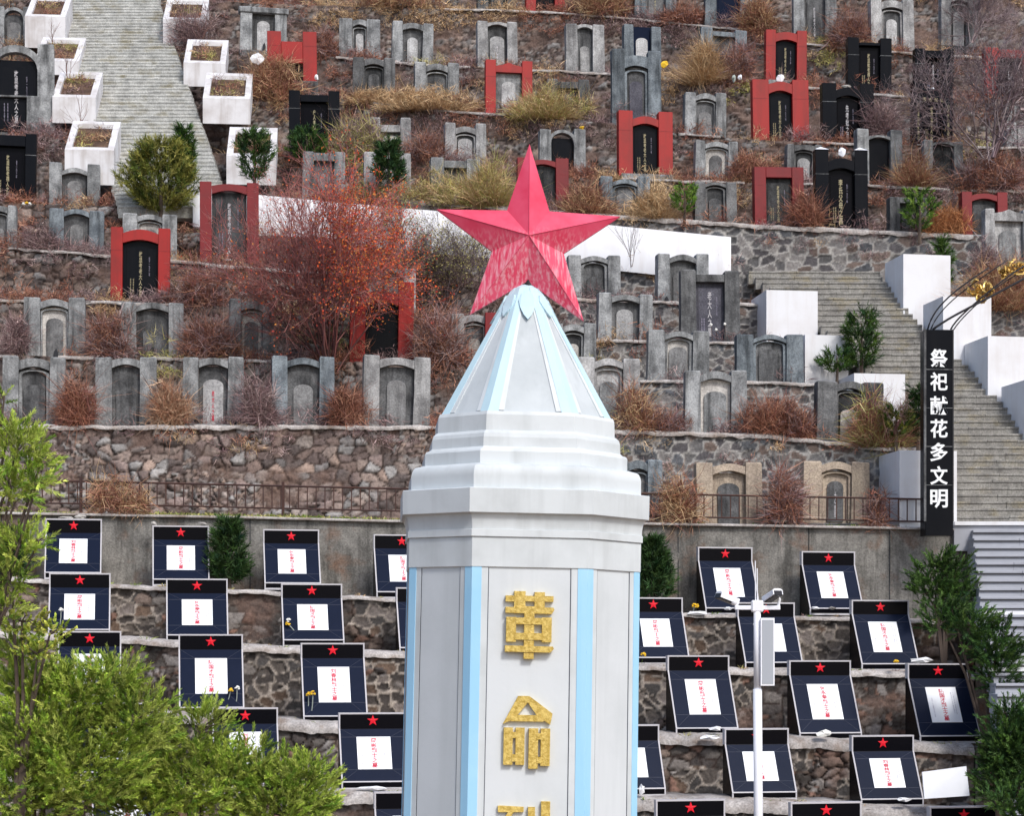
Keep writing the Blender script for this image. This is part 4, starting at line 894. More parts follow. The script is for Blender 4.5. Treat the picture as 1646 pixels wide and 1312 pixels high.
# low green growth on the concrete wall and by the slabs
B = Batch()
for px in np.concatenate([rs.uniform(225, 650, 420), rs.uniform(20, 110, 30), rs.uniform(1050, 1480, 25)]):
    x, Yc, z = [float(q) for q in tP('E', px)]
    tuft(B, (x, Yc+rs.uniform(.02, .5), z+.02), .2, rs.uniform(.05, .17), YEL if rs.rand() < .5 else GRN, 16, .028, .3, .9)
for k in ('S1', 'S2', 'S3', 'S4'):
    for px in rs.uniform(0, 1560, 60):
        x, Yc, z = [float(q) for q in tP(k, px)]; tuft(B, (x, Yc+rs.uniform(-.1, .3), z+.05), .15, rs.uniform(.04, .13), [GRN, YEL, PUR, TAN][rs.randint(4)], 12, .016, .3, .9)
tag(B.build('weeds', M['leaf']), kind='stuff')

for i_, (root, w, h, d, slope) in enumerate(PB):
    B = Batch()
    for j in range(7):
        y = rs.uniform(.35, d-.3); scrub(B, (rs.uniform(.35, w-.35), y, h-.14+slope*y), .6, rs.uniform(.2, .5), [RED, TAN, PUR, YEL][(i_+j) % 4], 90, .014, 10)
    B.build('dead_leaves', M['brush'], root)
def place(px, py):          # the terrace whose coping is nearest below the pixel
    k = min(['U5','U4','U3','U2','U1','R1','P','A','B','C','D','E'], key=lambda q: abs(float(ty(q, px))-py)); Y = float(tY(k, px)); X = (px-CX)/F*Y; return k, X, Y
def bush(px, py, w_, h_, cols, label, kind='grass', n=None, cat='bush', wid=.014, back=.1, front=0):
    k, X, Y = place(px, py); z, _ = zat(k, X); Yb = Y+back-front; X = (px-CX)/F*Yb; h = h_/F*Yb + max(0, ((YH-py)/F*Yb-z)); w = w_/F*Yb
    root = empty('dry_bush', (X, Yb, z)); B = Batch(); n = n or int(500+w*h*1500)
    g_ = cols is TAN or cols[0] == YEL[0] or cols[0] == TAN[0]
    if g_:
        for q_ in range(5): tuft(B, (rs.uniform(-.3, .3)*w, 0, 0), w*.6, h*rs.uniform(.5, .85), cols, n//7, .012, .6, .9)
    scrub(B, (0, 0, 0), w*1.1, h, cols, n, .012, 14, .6)
    m_ = n//6; P = np.stack([rs.randn(m_)*w*.2, rs.randn(m_)*.15, rs.rand(m_)*h*.6], 1); d = unit(rs.randn(m_, 3)*.8+np.array([0, -.2, .9]))
    Ls = h*.4*(.4+rs.rand(m_)); B.add(*blades(P, d, Ls, np.full(m_, wid*.7), rs.randn(m_, 3)*Ls[:, None]*.3, jitcol(cols, m_)))
    B.build('stems', M['brush'], root); tag(root, label, cat, 'dry bushes among the graves'); return root
BU = [
 (128,686,52,98,RED,'rust brown bush between the first and second big gravestones of the bottom row'),(272,686,50,96,[(.42,.26,.17),(.36,.19,.12),(.50,.35,.24)],'orange tan bush between the second and third big gravestones of the bottom row'),
 (414,686,50,90,PUR,'dark purple-brown bush between the third and fourth big gravestones of the bottom row'),(560,684,48,80,RED,'russet bush between the fourth and fifth big gravestones of the bottom row'),
 (716,600,70,110,PUR+RED,'brown twiggy bush left of the white pyramid'),(1064,693,80,50,RED+PUR,'reddish low bush between two pale gravestones right of the monument'),(1236,702,66,86,RED,'large rusty bush right of the cream niche gravestone'),
 (1284,704,50,70,PUR+RED,'purple-brown bush left of the broken gravestone'),(1258,838,44,112,RED+PUR,'tall red-brown bush between the two tan gravestones'),(1091,838,55,90,RED+TAN,'straw and rust bush left of the tan gravestones behind the fence'),
 (165,572,60,92,PUR+RED,'maroon twiggy bush between two gravestones under the bright red tomb'),(332,574,76,96,RED+PUR,'brown bush right of the sooty gravestone'),(18,572,44,70,PUR,'brown bush at the left edge above the bottom row'),
 (690,178,150,44,TAN,'straw coloured grass mound in front of the upper grey gravestones'),(430,150,80,70,RED+TAN,'russet bush left of the black tomb with gold letters'),(600,172,70,36,TAN,'straw bush under the dark grey gravestone'),
 (888,190,90,64,TAN+YEL,'pale straw bush right of the peaked red gravestone'),(572,245,60,78,PUR+YEL,'grey-purple bush right of the black tomb with gold letters'),(690,255,70,60,PUR+RED,'purple bush between two streaked gravestones'),
 (940,345,60,62,TAN+RED,'peach coloured grass clump right of the star tip'),(1216,296,60,62,RED,'rusty clump right of the brownish gravestone'),(1524,376,50,62,[(.50,.24,.11),(.40,.18,.08)],'orange dry clump near the right sapling'),
 (1472,300,40,70,TAN+RED,'tan clump between two dark tablets at right'),(1590,303,90,78,PUR+RED,'maroon bush near the right edge below the leafless shrub'),(1100,58,60,50,RED,'rusty bush at the top between two dark gravestones'),
 (952,10,100,52,RED+TAN,'brown bush at the top edge above the star'),(1370,70,60,70,PUR+RED,'dark red bush between pale gravestones at the top right'),(1130,110,40,60,TAN,'straw clump beside the slate coloured gravestone'),
 (1215,30,40,60,RED+TAN,'rust clump at the top edge right of the blue-grey stone'),(620,30,140,40,RED+TAN,'brown brush at the top edge above the narrow gravestones'),(510,95,60,60,PUR+RED,'dark red brush beside the faded red frame'),
 (310,70,60,60,PUR,'purple twigs beside the top planter'),(740,340,90,60,YEL+TAN,'yellow-green tall grass left of the star'),(640,322,120,40,YEL+TAN,'yellow-green low growth above the white parapet'),(790,318,60,80,TAN+YEL,'yellow straw right behind the left star arm'),
 (330,478,90,60,RED+PUR,'brown brush on the rubble wall right of the bright red tomb'),(1410,690,60,70,YEL+RED,'green and brown shrub behind the small white box'),(60,400,60,44,PUR,'grey twigs beside the bluish gravestone'),
 (190,836,70,80,RED+TAN,'dried rust coloured vine over the fence at left'),(1020,700,50,90,RED+TAN,'straw and rust brush just right of the stepped monument head'),(1420,200,40,60,PUR,'thin dark brush between black tombs'),
 (1300,352,40,60,RED,'red brown brush between the dark red and the white capped tombs'),(1180,170,44,80,PUR+RED,'dark brush left of the wide red tomb'),(1055,330,50,40,TAN,'straw under the large red tomb'),
 (1408,838,26,60,PUR+RED,'dark dry vine beside the right tan gravestone'),(1595,420,40,40,PUR,'brush at the foot of the clean cement gravestone'),(1600,530,110,100,TAN+RED,'brown grass bank right of the white planters'),
]
for b_ in BU: bush(*b_)

# ------------------------------------------------------------ branching shrubs and trees
def branch(mb_segs, p, d, L_, r, depth, spread, rng, up=.25, kids=3):
    n = 3; q = p.copy()
    for i in range(n):
        d = d + rng.randn(3)*.10 + np.array([0, 0, up*.12]); d /= np.linalg.norm(d); q2 = q+d*L_/n
        mb_segs.append((q, q2, r*(1-.25*i/n), r*(1-.25*(i+1)/n), depth)); q = q2
        if depth > 0 and i >= 0:
            for _ in range(kids if i == n-1 else max(1, kids-2)):
                e = d + rng.randn(3)*spread; e /= np.linalg.norm(e); branch(mb_segs, q, e, L_*rng.uniform(.5, .8), r*.58, depth-1, spread, rng, up, kids)
def seg_mesh(segs, name, m_, parent, colf):
    A = np.array([s[0] for s in segs]); B_ = np.array([s[1] for s in segs]); ra = np.array([s[2] for s in segs]); rb = np.array([s[3] for s in segs])
    d = unit(B_-A); u_ = unit(np.cross(d, np.array([.3, .9, .2]))); v = np.cross(d, u_); R_ = []
    for a in (0, 2.094, 4.189): R_.append(A+(u_*math.cos(a)+v*math.sin(a))*ra[:, None])
    for a in (0, 2.094, 4.189): R_.append(B_+(u_*math.cos(a)+v*math.sin(a))*rb[:, None])
    V = np.stack(R_, 1).reshape(-1, 3); b = np.arange(len(A))*6
    Q = np.concatenate([np.stack([b, b+1, b+4, b+3], 1), np.stack([b+1, b+2, b+5, b+4], 1), np.stack([b+2, b, b+3, b+5], 1)])
    return np_mesh(name, V, [Q], m_, np.repeat(colf(A, segs), 6, 0), True, parent)
def leaves_at(P, size, col, per, spread, asp=.6):
    n = len(P)*per; Q_ = np.repeat(P, per, 0)+rs.randn(n, 3)*spread; a = unit(rs.randn(n, 3)); b = unit(np.cross(a, rs.randn(n, 3))); s = size*(.6+.8*rs.rand(n))[:, None]
    V = np.stack([Q_-a*s*.5, Q_+b*s*asp*.5, Q_+a*s*.5, Q_-b*s*asp*.5], 1).reshape(-1, 3); k = np.arange(n)*4
    return V, None, np.stack([k, k+1, k+2, k+3], 1), np.repeat(jitcol(col, n, .3), 4, 0)
def twig_tree(name, px, py, k, h_px, w_px, stems, depth, cfun, label, cat, leafcol=None, leafsel=None, r0=.03, seed=1, kids=3, front=.0, lean=(0, 0), size=.05, per=2, spread=.5, group=None, Lf=.42):
    Y = float(tY(k, px))-front; p = at(px, py, Y); h = h_px/F*Y; w_ = w_px/F*Y; root = empty(name, p); rng = np.random.RandomState(seed); segs = []
    for s in range(stems):
        a = rng.uniform(-1, 1); d = np.array([a*w_/h*.85+lean[0], rng.uniform(-.3, .3), 1.]); d /= np.linalg.norm(d)
        branch(segs, np.array([a*w_*.06, rng.uniform(-.1, .1), -.15]), d, h*Lf*rng.uniform(.8, 1.15), r0*rng.uniform(.7, 1.2), depth, spread, rng, .25, kids)
    tr = [s for s in segs if s[4] == depth]; cr = [s for s in segs if s[4] != depth]
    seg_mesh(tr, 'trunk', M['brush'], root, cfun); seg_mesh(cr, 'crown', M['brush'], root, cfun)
    if leafcol is not None:
        P = np.array([s[1] for s in cr if s[4] <= 1]); P = P[leafsel(P, w_, h)] if leafsel else P
        B = Batch(); B.add(*leaves_at(P, size, leafcol, per, .07)); B.build('leaves', M['leaf'], root)
    tag(root, label, cat, group); return root
def cred(A, segs):
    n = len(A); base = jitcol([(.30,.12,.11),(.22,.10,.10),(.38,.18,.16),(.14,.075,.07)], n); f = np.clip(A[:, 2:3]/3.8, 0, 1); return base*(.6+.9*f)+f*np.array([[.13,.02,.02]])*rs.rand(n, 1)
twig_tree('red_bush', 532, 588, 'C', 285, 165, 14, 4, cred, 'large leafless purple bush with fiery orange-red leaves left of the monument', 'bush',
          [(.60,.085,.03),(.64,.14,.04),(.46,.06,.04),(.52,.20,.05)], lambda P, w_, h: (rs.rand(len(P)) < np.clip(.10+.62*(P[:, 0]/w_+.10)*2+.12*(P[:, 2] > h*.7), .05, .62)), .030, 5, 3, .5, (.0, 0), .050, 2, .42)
cgrey = lambda A, s: jitcol([(.16,.12,.12),(.24,.19,.19),(.11,.08,.08)], len(A))
cpale = lambda A, s: jitcol([(.30,.23,.24),(.40,.33,.33),(.17,.12,.13)], len(A))
twig_tree('leafless_shrub', 715, 505, 'A', 165, 105, 12, 4, cgrey, 'grey-brown leafless shrub left of the big star', 'bush', YEL, lambda P, w_, h: rs.rand(len(P)) < .12, .018, 8, 3, .2, (0, 0), .04)
twig_tree('leafless_shrub', 655, 400, 'P', 110, 100, 7, 3, cgrey, 'thin olive shrub in front of the white parapet', 'bush', YEL, lambda P, w_, h: rs.rand(len(P)) < .3, .015, 12, 3, .2, (.1, 0), .04)
twig_tree('leafless_tree', 1590, 245, 'U1', 225, 150, 9, 4, cpale, 'leafless pale twiggy tree in the top right corner', 'tree', None, None, .04, 21, 3, .5, (-.15, 0), .04, 2, .5)
twig_tree('leafless_tree', 1560, 60, 'U4', 100, 120, 6, 4, cpale, 'leafless twigs at the top right edge behind the pale gravestone', 'tree', None, None, .03, 23, 3, .3, (0, 0), .04, 2, .5)
twig_tree('leafless_shrub', 1430, 700, 'D', 85, 60, 7, 3, lambda A, s: jitcol([(.34,.17,.16),(.45,.28,.26)], len(A)), 'small pinkish leafless shrub before the white planter', 'bush', None, None, .012, 31, 3, .1, (-.2, 0))
twig_tree('leafless_shrub', 1015, 420, 'A', 90, 18, 4, 2, cgrey, 'three thin bare saplings before the white parapet', 'bush', None, None, .008, 33, 2, .2, (0, 0), spread=.2)
for i_, (px, py, k, h, s) in enumerate([(88,70,'U3',62,41),(110,130,'U2',80,42),(135,220,'U1',85,43),(320,75,'U3',70,44)]):
    twig_tree('bare_sapling', px, py, k, h, 22, 2, 2, lambda A, s: jitcol([(.22,.12,.10)], len(A)), ['bare sapling in the topmost left planter','bare sapling in the second left planter','bare sapling in the third left planter','bare sapling in the topmost right planter'][i_], 'sapling', None, None, .012, s, 2, 1.0, (0, 0), spread=.3, group='bare saplings in the upper planters')

def conifer(name, px, py, k, h_px, w_px, cols, label, seed=1, dens=1., front=.0, shape='cone', cat='conifer', Yabs=None, size=.05, group=None, trunk=True, tilt=0):
    Y = Yabs or float(tY(k, px))-front; p = at(px, py, Y); h = h_px/F*Y; w_ = w_px/F*Y; root = empty(name, p); rng = np.random.RandomState(seed)
    if trunk: MB().tube([(0,0,-.3),(0.02,0,h*.5),(0,0,h*.9)], [.035+.02*h, .02+.01*h, .008], 6).build('trunk', M['bark'], root)
    B = Batch(); ns = int(90*dens*max(1, h*w_*1.6))
    t = rng.rand(ns)**.85; ang = rng.rand(ns)*2*np.pi
    prof = {'cone': lambda t: (1-t)**.75*(.35+1.5*np.minimum(t+.12, .35)), 'oval': lambda t: np.sqrt(np.clip(1-(2*t-1)**2, 0.02, 1))*.95, 'column': lambda t: np.clip(1.25*(1-t), 0, .75)*(.7+.3*np.sin(t*9+seed))}[shape](t)
    lump = .75+.5*vn(ang*1.3+seed, t*4+seed, seed)
    rad = w_/2*prof*lump*rng.uniform(.45, 1.05, ns); c = np.stack([rad*np.cos(ang), rad*np.sin(ang)*.9, h*(.06+.94*t)], 1)
    od = unit(np.stack([np.cos(ang)*.8, np.sin(ang)*.8, np.full(ns, .75+tilt)], 1)+rng.randn(ns, 3)*.25)
    per = 26; L0 = (.10+.05*rng.rand(ns))*max(.7, min(1.6, h))**.5*1.3
    P = np.repeat(c, per, 0); O = np.repeat(od, per, 0); ll = np.repeat(L0, per); s = rng.rand(ns*per)
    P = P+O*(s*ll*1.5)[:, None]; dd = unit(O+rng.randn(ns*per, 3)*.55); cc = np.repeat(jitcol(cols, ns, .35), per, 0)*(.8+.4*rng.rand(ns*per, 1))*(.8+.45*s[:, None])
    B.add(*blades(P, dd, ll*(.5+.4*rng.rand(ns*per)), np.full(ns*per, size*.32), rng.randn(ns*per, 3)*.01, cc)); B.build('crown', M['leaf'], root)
    tag(root, label, cat, group); return root
DG = [(.020,.045,.016),(.030,.065,.02),(.045,.09,.028)]; MG = [(.05,.10,.02),(.08,.145,.028),(.03,.07,.02)]; BG = [(.10,.20,.028),(.15,.27,.04),(.065,.14,.022),(.20,.31,.06)]; OG = [(.20,.20,.045),(.30,.29,.08),(.13,.15,.03),(.07,.10,.02)]
conifer('conifer', 258, 348, 'R1', 112, 116, OG, 'bushy yellow-green conifer at the foot of the left stairs', 3, 1.5, .9, 'oval')
conifer('conifer', 296, 300, 'R1', 90, 34, MG, 'slim green conifer tip rising beside the bushy yellow-green one', 4, 1.3, .7, 'column')
conifer('conifer', 409, 296, 'R1', 78, 44, DG+MG, 'dark seedling in front of the lowest right planter', 5, 1.4, 1.6, 'oval')
conifer('conifer', 493, 266, 'U1', 52, 56, DG+MG, 'small dark round conifer below the black tomb with gold letters', 6, 1.5, .3, 'oval')
conifer('conifer', 624, 302, 'R1', 70, 56, DG, 'dark pointed conifer left of centre above the parapet', 7, 1.7, .6, 'cone')
conifer('conifer', 1478, 374, 'R1', 64, 38, MG+BG, 'light green sapling before the dark gravestone above the cobble wall', 8, 1.1, .3, 'oval')
conifer('conifer', 1514, 470, 'P', 78, 26, MG, 'slim green sapling in the uppermost right planter', 9, 1.2, .9, 'column')
conifer('conifer', 1384, 600, 'B', 92, 44, MG+DG, 'tall green seedling in the planter left of the black sign', 10, 1.3, 1.4, 'oval')
conifer('conifer', 1345, 602, 'B', 34, 50, MG, 'low green sprig beside the tall seedling', 15, 1.0, 1.4, 'oval')
conifer('conifer', 1476, 712, 'D', 84, 28, DG, 'dark slim seedling just left of the black sign', 11, 1.2, .5, 'column')
conifer('conifer', 1100, 345, 'R1', 42, 36, BG, 'small bright green sprig on the cobble wall', 12, .8, .1, 'oval')
conifer('conifer', 1440, 706, 'D', 48, 44, MG+OG, 'olive bushy sprig beside the small white box', 16, 1.0, .2, 'oval')
conifer('conifer', 368, 946, 'S1', 100, 62, DG, 'dark pointed conifer between the second and third slabs of the top row', 13, 2.4, -.45, 'cone')
conifer('conifer', 1048, 978, 'S1', 100, 72, DG, 'dark pointed conifer right of the monument against the concrete wall', 14, 2.4, -.45, 'cone')
conifer('conifer', 10, 940, 'S1', 80, 80, DG, 'dark conifer at the left edge behind the juniper branches', 17, 2.2, -.5, 'cone')
JG = [(.022,.05,.018),(.035,.075,.022),(.055,.11,.028)]
# foreground juniper sprays, much nearer than the slabs
def juniper(lobes, Y, root_px, cols, label, seed, name='juniper', per=46, dens=1., L0=.12, sub=None, wid=.009, drop=None, group='bright green junipers in the foreground'):
    rng = np.random.RandomState(seed); base = at(root_px[0], root_px[1], Y); root = empty(name, base); B = Batch(); wood = MB()
    for (px, py, rx, ry, *o) in lobes:
        c = at(px, py, Y)-base; Rx, Rz = rx/F*Y, ry/F*Y; ns = int(rx*ry/12.*dens)
        q = unit(rng.randn(ns, 3)); rr = rng.rand(ns)**.4; cpos = np.array(c)+q*rr[:, None]*np.array([Rx, Rx*.7, Rz])
        lump = vn(cpos[:, 0]*3.2+seed, cpos[:, 2]*3.2, seed+3); keep = lump+rng.rand(ns)*.3 > .24; cpos = cpos[keep]; q = q[keep]; ns = len(cpos); lump = lump[keep]
        od = unit(q*np.array([.9, .7, .5])+np.array([0.05, -.15, .55])+rng.randn(ns, 3)*.3); s = rng.rand(ns*per)**.8
        P = np.repeat(cpos, per, 0); O = np.repeat(od, per, 0); sd = unit(np.cross(O, rng.randn(ns*per, 3))); ll = np.repeat(L0*(.7+.8*rng.rand(ns)), per)
        P = P+O*(s*ll*1.6)[:, None]; dd = unit(O*.9+sd*(.75-.35*s)[:, None])
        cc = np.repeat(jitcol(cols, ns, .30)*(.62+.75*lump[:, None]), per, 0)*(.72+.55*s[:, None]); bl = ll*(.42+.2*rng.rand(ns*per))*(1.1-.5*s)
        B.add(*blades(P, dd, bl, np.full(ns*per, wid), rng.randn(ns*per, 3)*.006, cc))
        trunkp = Vector((0, .1, -1.2)); mid = (c*.55+Vector((rng.uniform(-.1, .1), .15, -.15)))
        wood.tube([trunkp, mid, c], [.045, .028, .012], 5)
        for _ in range(max(3, int(rx/9))):
            e = c+Vector((rng.uniform(-1, 1)*Rx*.8, rng.uniform(-.5, .5)*Rx*.6, rng.uniform(-.5, 1)*Rz*.8)); wood.tube([c, (c+e)/2+Vector((0, 0, .03)), e], [.012, .008, .004], 4)
    wood.tube([(0, .1, (-6.1-base.z) if drop is None else -1.2-drop), (0.03, .1, -1.2)], [.12, .06], 8)
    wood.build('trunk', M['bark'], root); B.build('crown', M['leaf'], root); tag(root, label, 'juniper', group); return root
FG = [(.30,.42,.06),(.38,.49,.08),(.19,.31,.045),(.46,.53,.12),(.34,.41,.09)]
juniper([(60,1180,90,90),(20,1270,110,70),(130,1120,80,45),(180,1090,40,30),(130,1230,110,80),(60,1100,60,30),(215,1160,60,60),(30,1050,40,26)], 24.5, (60,1400), FG, 'bright green juniper filling the bottom left corner', 51)
juniper([(300,1260,90,70),(250,1210,60,60),(320,1180,50,45),(370,1250,60,50),(440,1270,70,55),(490,1270,46,50),(410,1225,36,30),(230,1300,100,40),(455,1310,90,40)], 25.5, (330,1420), FG, 'bright green juniper crown at the bottom, left of the monument', 52)
juniper([(28,725,44,38),(18,785,40,24),(58,780,24,18),(15,690,18,10),(64,750,16,20),(6,645,6,18),(24,808,16,10)], 23.5, (-90,1100), FG, 'green juniper branch tips reaching in from the left edge at mid height', 53, dens=.75)
juniper([(30,880,32,30),(14,930,24,26),(62,872,16,10),(6,980,22,22)], 23.5, (-120,1200), FG, 'green juniper branch at the left edge beside the top slab row', 54, dens=.8)
RG = [(.045,.095,.024),(.07,.14,.032),(.028,.06,.018),(.10,.18,.045)]; RD = [(.025,.055,.018),(.04,.085,.024),(.06,.12,.035)]
gj = 'junipers between the slabs and the pale stairs'
juniper([(1505,935,34,36),(1535,925,26,32),(1490,955,26,20),(1540,960,28,22),(1515,905,16,14)], 41.7, (1520,1000), RG, 'green juniper right of the top slab row beside the pale stairs', 61, per=44, dens=1.35, L0=.15, wid=.013, drop=.3, group=gj)
juniper([(1560,1008,40,24),(1602,1040,34,34),(1606,1085,24,36),(1582,1048,22,20),(1622,1120,16,26),(1512,1000,24,20),(1530,980,16,12)], 38.2, (1605,1160), RG+RD, 'broad dark green juniper with upright tips right of the third slab row', 62, per=44, dens=1.35, L0=.16, wid=.013, drop=.4, group=gj)
juniper([(1618,1190,30,44),(1645,1220,36,50),(1606,1225,20,34),(1620,1265,44,36),(1618,1148,10,16),(1660,1170,20,30)], 34.2, (1610,1330), RD+RG, 'dark green juniper at the right edge near the white board', 63, per=44, dens=1.6, L0=.16, wid=.012, drop=.4, group=gj)
juniper([(1630,1300,26,22),(1655,1325,30,26),(1600,1290,10,10)], 33.0, (1640,1420), RG, 'light tipped juniper in the bottom right corner', 64, per=40, dens=1.6, L0=.14, wid=.012, drop=.4, group=gj)
YL = [(.45,.48,.09),(.55,.56,.16),(.33,.40,.06),(.24,.34,.05)]
juniper([(35,1000,46,20),(80,1020,36,20),(20,955,26,14),(60,1052,44,14)], 24.0, (20,1300), YL, 'yellow-green leafy branch above the bottom left juniper', 55, 'leafy_branch', 14, .8, .05, None, .03)

# ------------------------------------------------------------ black sign with white characters
Ys = 43.2; p0 = at(1487.5, 846, Ys); p1 = at(1532.5, 530, Ys); sw = p1.x-p0.x; shh = p1.z-p0.z
sign = empty('sign_pillar', ((p0.x+p1.x)/2, Ys, p0.z), R(3)); tag(sign, 'tall black pillar sign with seven white Chinese characters beside the right stairs', 'sign')
MB().box(-sw/2, sw/2, 0, .45, -.2, shh, .006).build('body', M['black'], sign)
MB().box(-sw/2-.035, -sw/2+.012, -.012, .03, 0.1, shh+.01).build('edge', M['conc_d'], sign); MB().box(sw/2-.014, sw/2+.01, -.012, .03, 0.1, shh+.01).build('edge', M['wire'], sign)
mb = MB()
for yy in (594, 656, 718, 780): z_ = at(0, yy, Ys).z-p0.z; mb.box(-sw/2+.012, sw/2-.014, -.002, .01, z_-.004, z_+.004)
mb.build('joint', M['conc'], sign)
for ch, yy in zip('祭祀献花多文明', (576, 613.5, 652, 689, 727, 764.5, 802)):
    lettering((ch,), M['text_w'], sign, -.01, -.004, at(0, yy, Ys).z-p0.z, 30/F*Ys, 28.5/F*Ys, .022, 'character')
# gilt flowers and wires arching from its top
fl = empty('gilt_flower_spray', sign.location+Vector((0, .2, shh)), 0); tag(fl, 'spray of gilt metal flowers on dark curved rods above the black sign', 'ornament')
O3 = fl.location
def bez(p, n=14):
    p = [at(x, y, Ys+.2+dy)-O3 for x, y, dy in p]; out = []
    for i in range(n+1):
        t = i/n; q = [v.copy() for v in p]
        while len(q) > 1: q = [q[j]*(1-t)+q[j+1]*t for j in range(len(q)-1)]
        out.append(q[0])
    return out
for pts, r in [([(1491,530,0),(1500,492,-.1),(1535,466,-.2),(1590,430,-.2)], .018), ([(1496,530,.05),(1508,498,0),(1540,470,0),(1620,418,-.1)], .014), ([(1499,530,0),(1530,506,-.1),(1575,488,-.2),(1660,440,-.3)], .026),
               ([(1528,530,0),(1540,505,-.1),(1575,485,-.2),(1600,455,-.3),(1650,425,-.3)], .018), ([(1533,530,0),(1546,508,0),(1580,482,0),(1615,440,0),(1665,432,0)], .014)]:
    MB().tube(bez(pts), r, 6).build('rod', M['wire'], fl, True)
def gilt(cx, cy, s, seed):
    rg = random.Random(seed); mb = MB()
    for k in range(11):
        a0 = rg.uniform(0, 6.28); r1 = s*rg.uniform(.5, 1.1); pts = []
        for i in range(8):
            t = i/7; a = a0+t*rg.uniform(1.2, 2.4); rr = r1*(.15+t*(1-.25*t)); pts.append((cx+math.cos(a)*rr, cy+math.sin(a)*rr*1.1, rg.uniform(-.1, .1)))
        V = [at(x, y, Ys+.2+dy)-O3 for x, y, dy in pts]; wv = Vector((.0, .10*s/16, .03)); n = len(V)
        dirs = [Vector((-(V[min(i+1,n-1)]-V[max(i-1,0)]).z, 0, (V[min(i+1,n-1)]-V[max(i-1,0)]).x)).normalized()*.015*(1-.6*abs(i/(n-1)-.5)) for i in range(n)]
        mb.rings([[tuple(V[i]-dirs[i]-wv*.3), tuple(V[i]+dirs[i]-wv*.3), tuple(V[i]+dirs[i]+wv), tuple(V[i]-dirs[i]+wv)] for i in range(n)])
    mb.build('gilt_flower', M['goldm'], fl)
for a in [(1568,462,16,1),(1578,478,10,5),(1588,464,12,2),(1628,432,17,3),(1640,428,14,4),(1612,438,10,6)]: gilt(*a)

# ------------------------------------------------------------ camera pole
Yp_ = 31.; pb = at(1219, 1312, Yp_); pt = at(1217, 966, Yp_); pole = empty('camera_pole', (pb.x, Yp_, -6.1)); tag(pole, 'white pole with two security cameras and a slim solar panel', 'camera pole')
def PP(x, y, dy=0): return at(x, y, Yp_+dy)-Vector((pb.x, Yp_, -6.1))
MB().tube([(0,0,0), (0,0,6.1+pb.z), tuple(PP(1217.5, 1108))], .068, 14).build('mast', M['white_m'], pole, True)
MB().tube([tuple(PP(1217.5, 1110)), tuple(PP(1217, 966))], .055, 14).build('mast', M['white_m'], pole, True)
MB().box(-.09,.09,-.06,.06,-.09,.09,.02).build('junction', M['white_m'], pole, loc=PP(1217, 975))
a = PP(1181, 978); c = PP(1254, 977); MB().box(a.x, c.x, -.03, .03, a.z-.028, a.z+.04, .008).build('cross_arm', M['white_m'], pole)
for x in (1214.5, 1217.5): MB().tube([PP(x, 968), PP(x-.5, 902+(x > 1216)*12)], .009, 5).build('antenna', M['white_m'], pole)
def cctv(px, py, yawd, s):
    r = empty('camera', PP(px, py), R(yawd)); r.parent = pole; r.rotation_euler = (R(-18), 0, R(yawd)); l, w_, h_ = .34, .085, .075
    MB().prism(arcpts(-w_, w_, 0, h_*.9, .03, 8), -l/2, l/2).build('housing', M['white_m'], r); MB().box(-w_*.8, w_*.8, -l/2-.012, -l/2+.02, -.02, h_*.8, .005).build('lens', M['glass'], r)
    MB().box(-w_*.7, w_*.7, -l/2+.02, l/2-.02, -.02, -.001).build('underside', M['glass'], r); return r
cctv(1242, 962, 24, 1); cctv(1168, 966, -62, 1)
MB().tube([PP(1251, 976), PP(1253, 964), PP(1250, 958)], .022, 8).build('bracket', M['white_m'], pole); MB().tube([PP(1183, 977), PP(1184, 966), PP(1178, 964)], .026, 8).build('bracket', M['white_m'], pole)
MB().ball(PP(1180, 968), .055, 2).build('joint', M['white_m'], pole, True)
q0 = PP(1221, 1103); q1 = PP(1244, 994); sp = empty('solar_panel', ((q0.x+q1.x)/2, -.06, q0.z), R(14)); sp.parent = pole; hw_ = (q1.x-q0.x)/2*1.03
MB().box(-hw_, hw_, -.02, .02, 0, q1.z-q0.z, .004).build('frame', M['white_m'], sp); MB().box(-hw_+.022, hw_-.022, -.026, -.018, .028, q1.z-q0.z-.028).build('panel', M['grey_m'], sp)
for zz in (.25, .8): MB().tube([PP(1219, 1100-zz*100), PP(1226, 1100-zz*100)], .016, 6).build('clamp', M['white_m'], pole)

# ------------------------------------------------------------ flowers, papers, stones and other small things
def flower(px0, py0, px1, py1, Y, cols, label):
    b0 = at(px0, py0, Y); t = at(px1, py1, Y-.05)-b0; r = empty('flower', b0); MB().tube([(0,0,-.03), tuple(t*.5+Vector((.01,0,.0))), tuple(t)], .010, 5).build('stem', M['stem'], r)
    for (dx, dz, m_) in cols:
        mb = MB()
        for k in range(14):
            a = rnd.uniform(0, 6.28); e = rnd.uniform(-.6, 1.4); d = Vector((math.cos(a)*math.cos(e), math.sin(a)*math.cos(e), math.sin(e)))*.038; mb.ball(tuple(t+Vector((dx, 0, dz))+d), .024, 1, (1, 1, .7))
        mb.build('blossom', M[m_], r)
    tag(r, label, 'flower', 'single flowers left on the slabs')
flower(282,1022,278,995, 41.1, [(0,0,'yellow')], 'single yellow flower on the second slab of the second row')
flower(486,1031,463,1003, 41.0, [(0,0,'yellow'),(.01,.06,'whitep')], 'white and yellow flower on the third slab of the second row')
flower(96,1005,98,981, 40.7, [(0,0,'whitep')], 'white flower on the leftmost slab of the second row')
flower(364,1132,371,1110, 38.9, [(0,0,'yellow')], 'orange-yellow flower on the slab left above the juniper')
flower(379,1134,381,1107, 38.9, [(0,0,'whitep')], 'white flower next to the orange-yellow one')
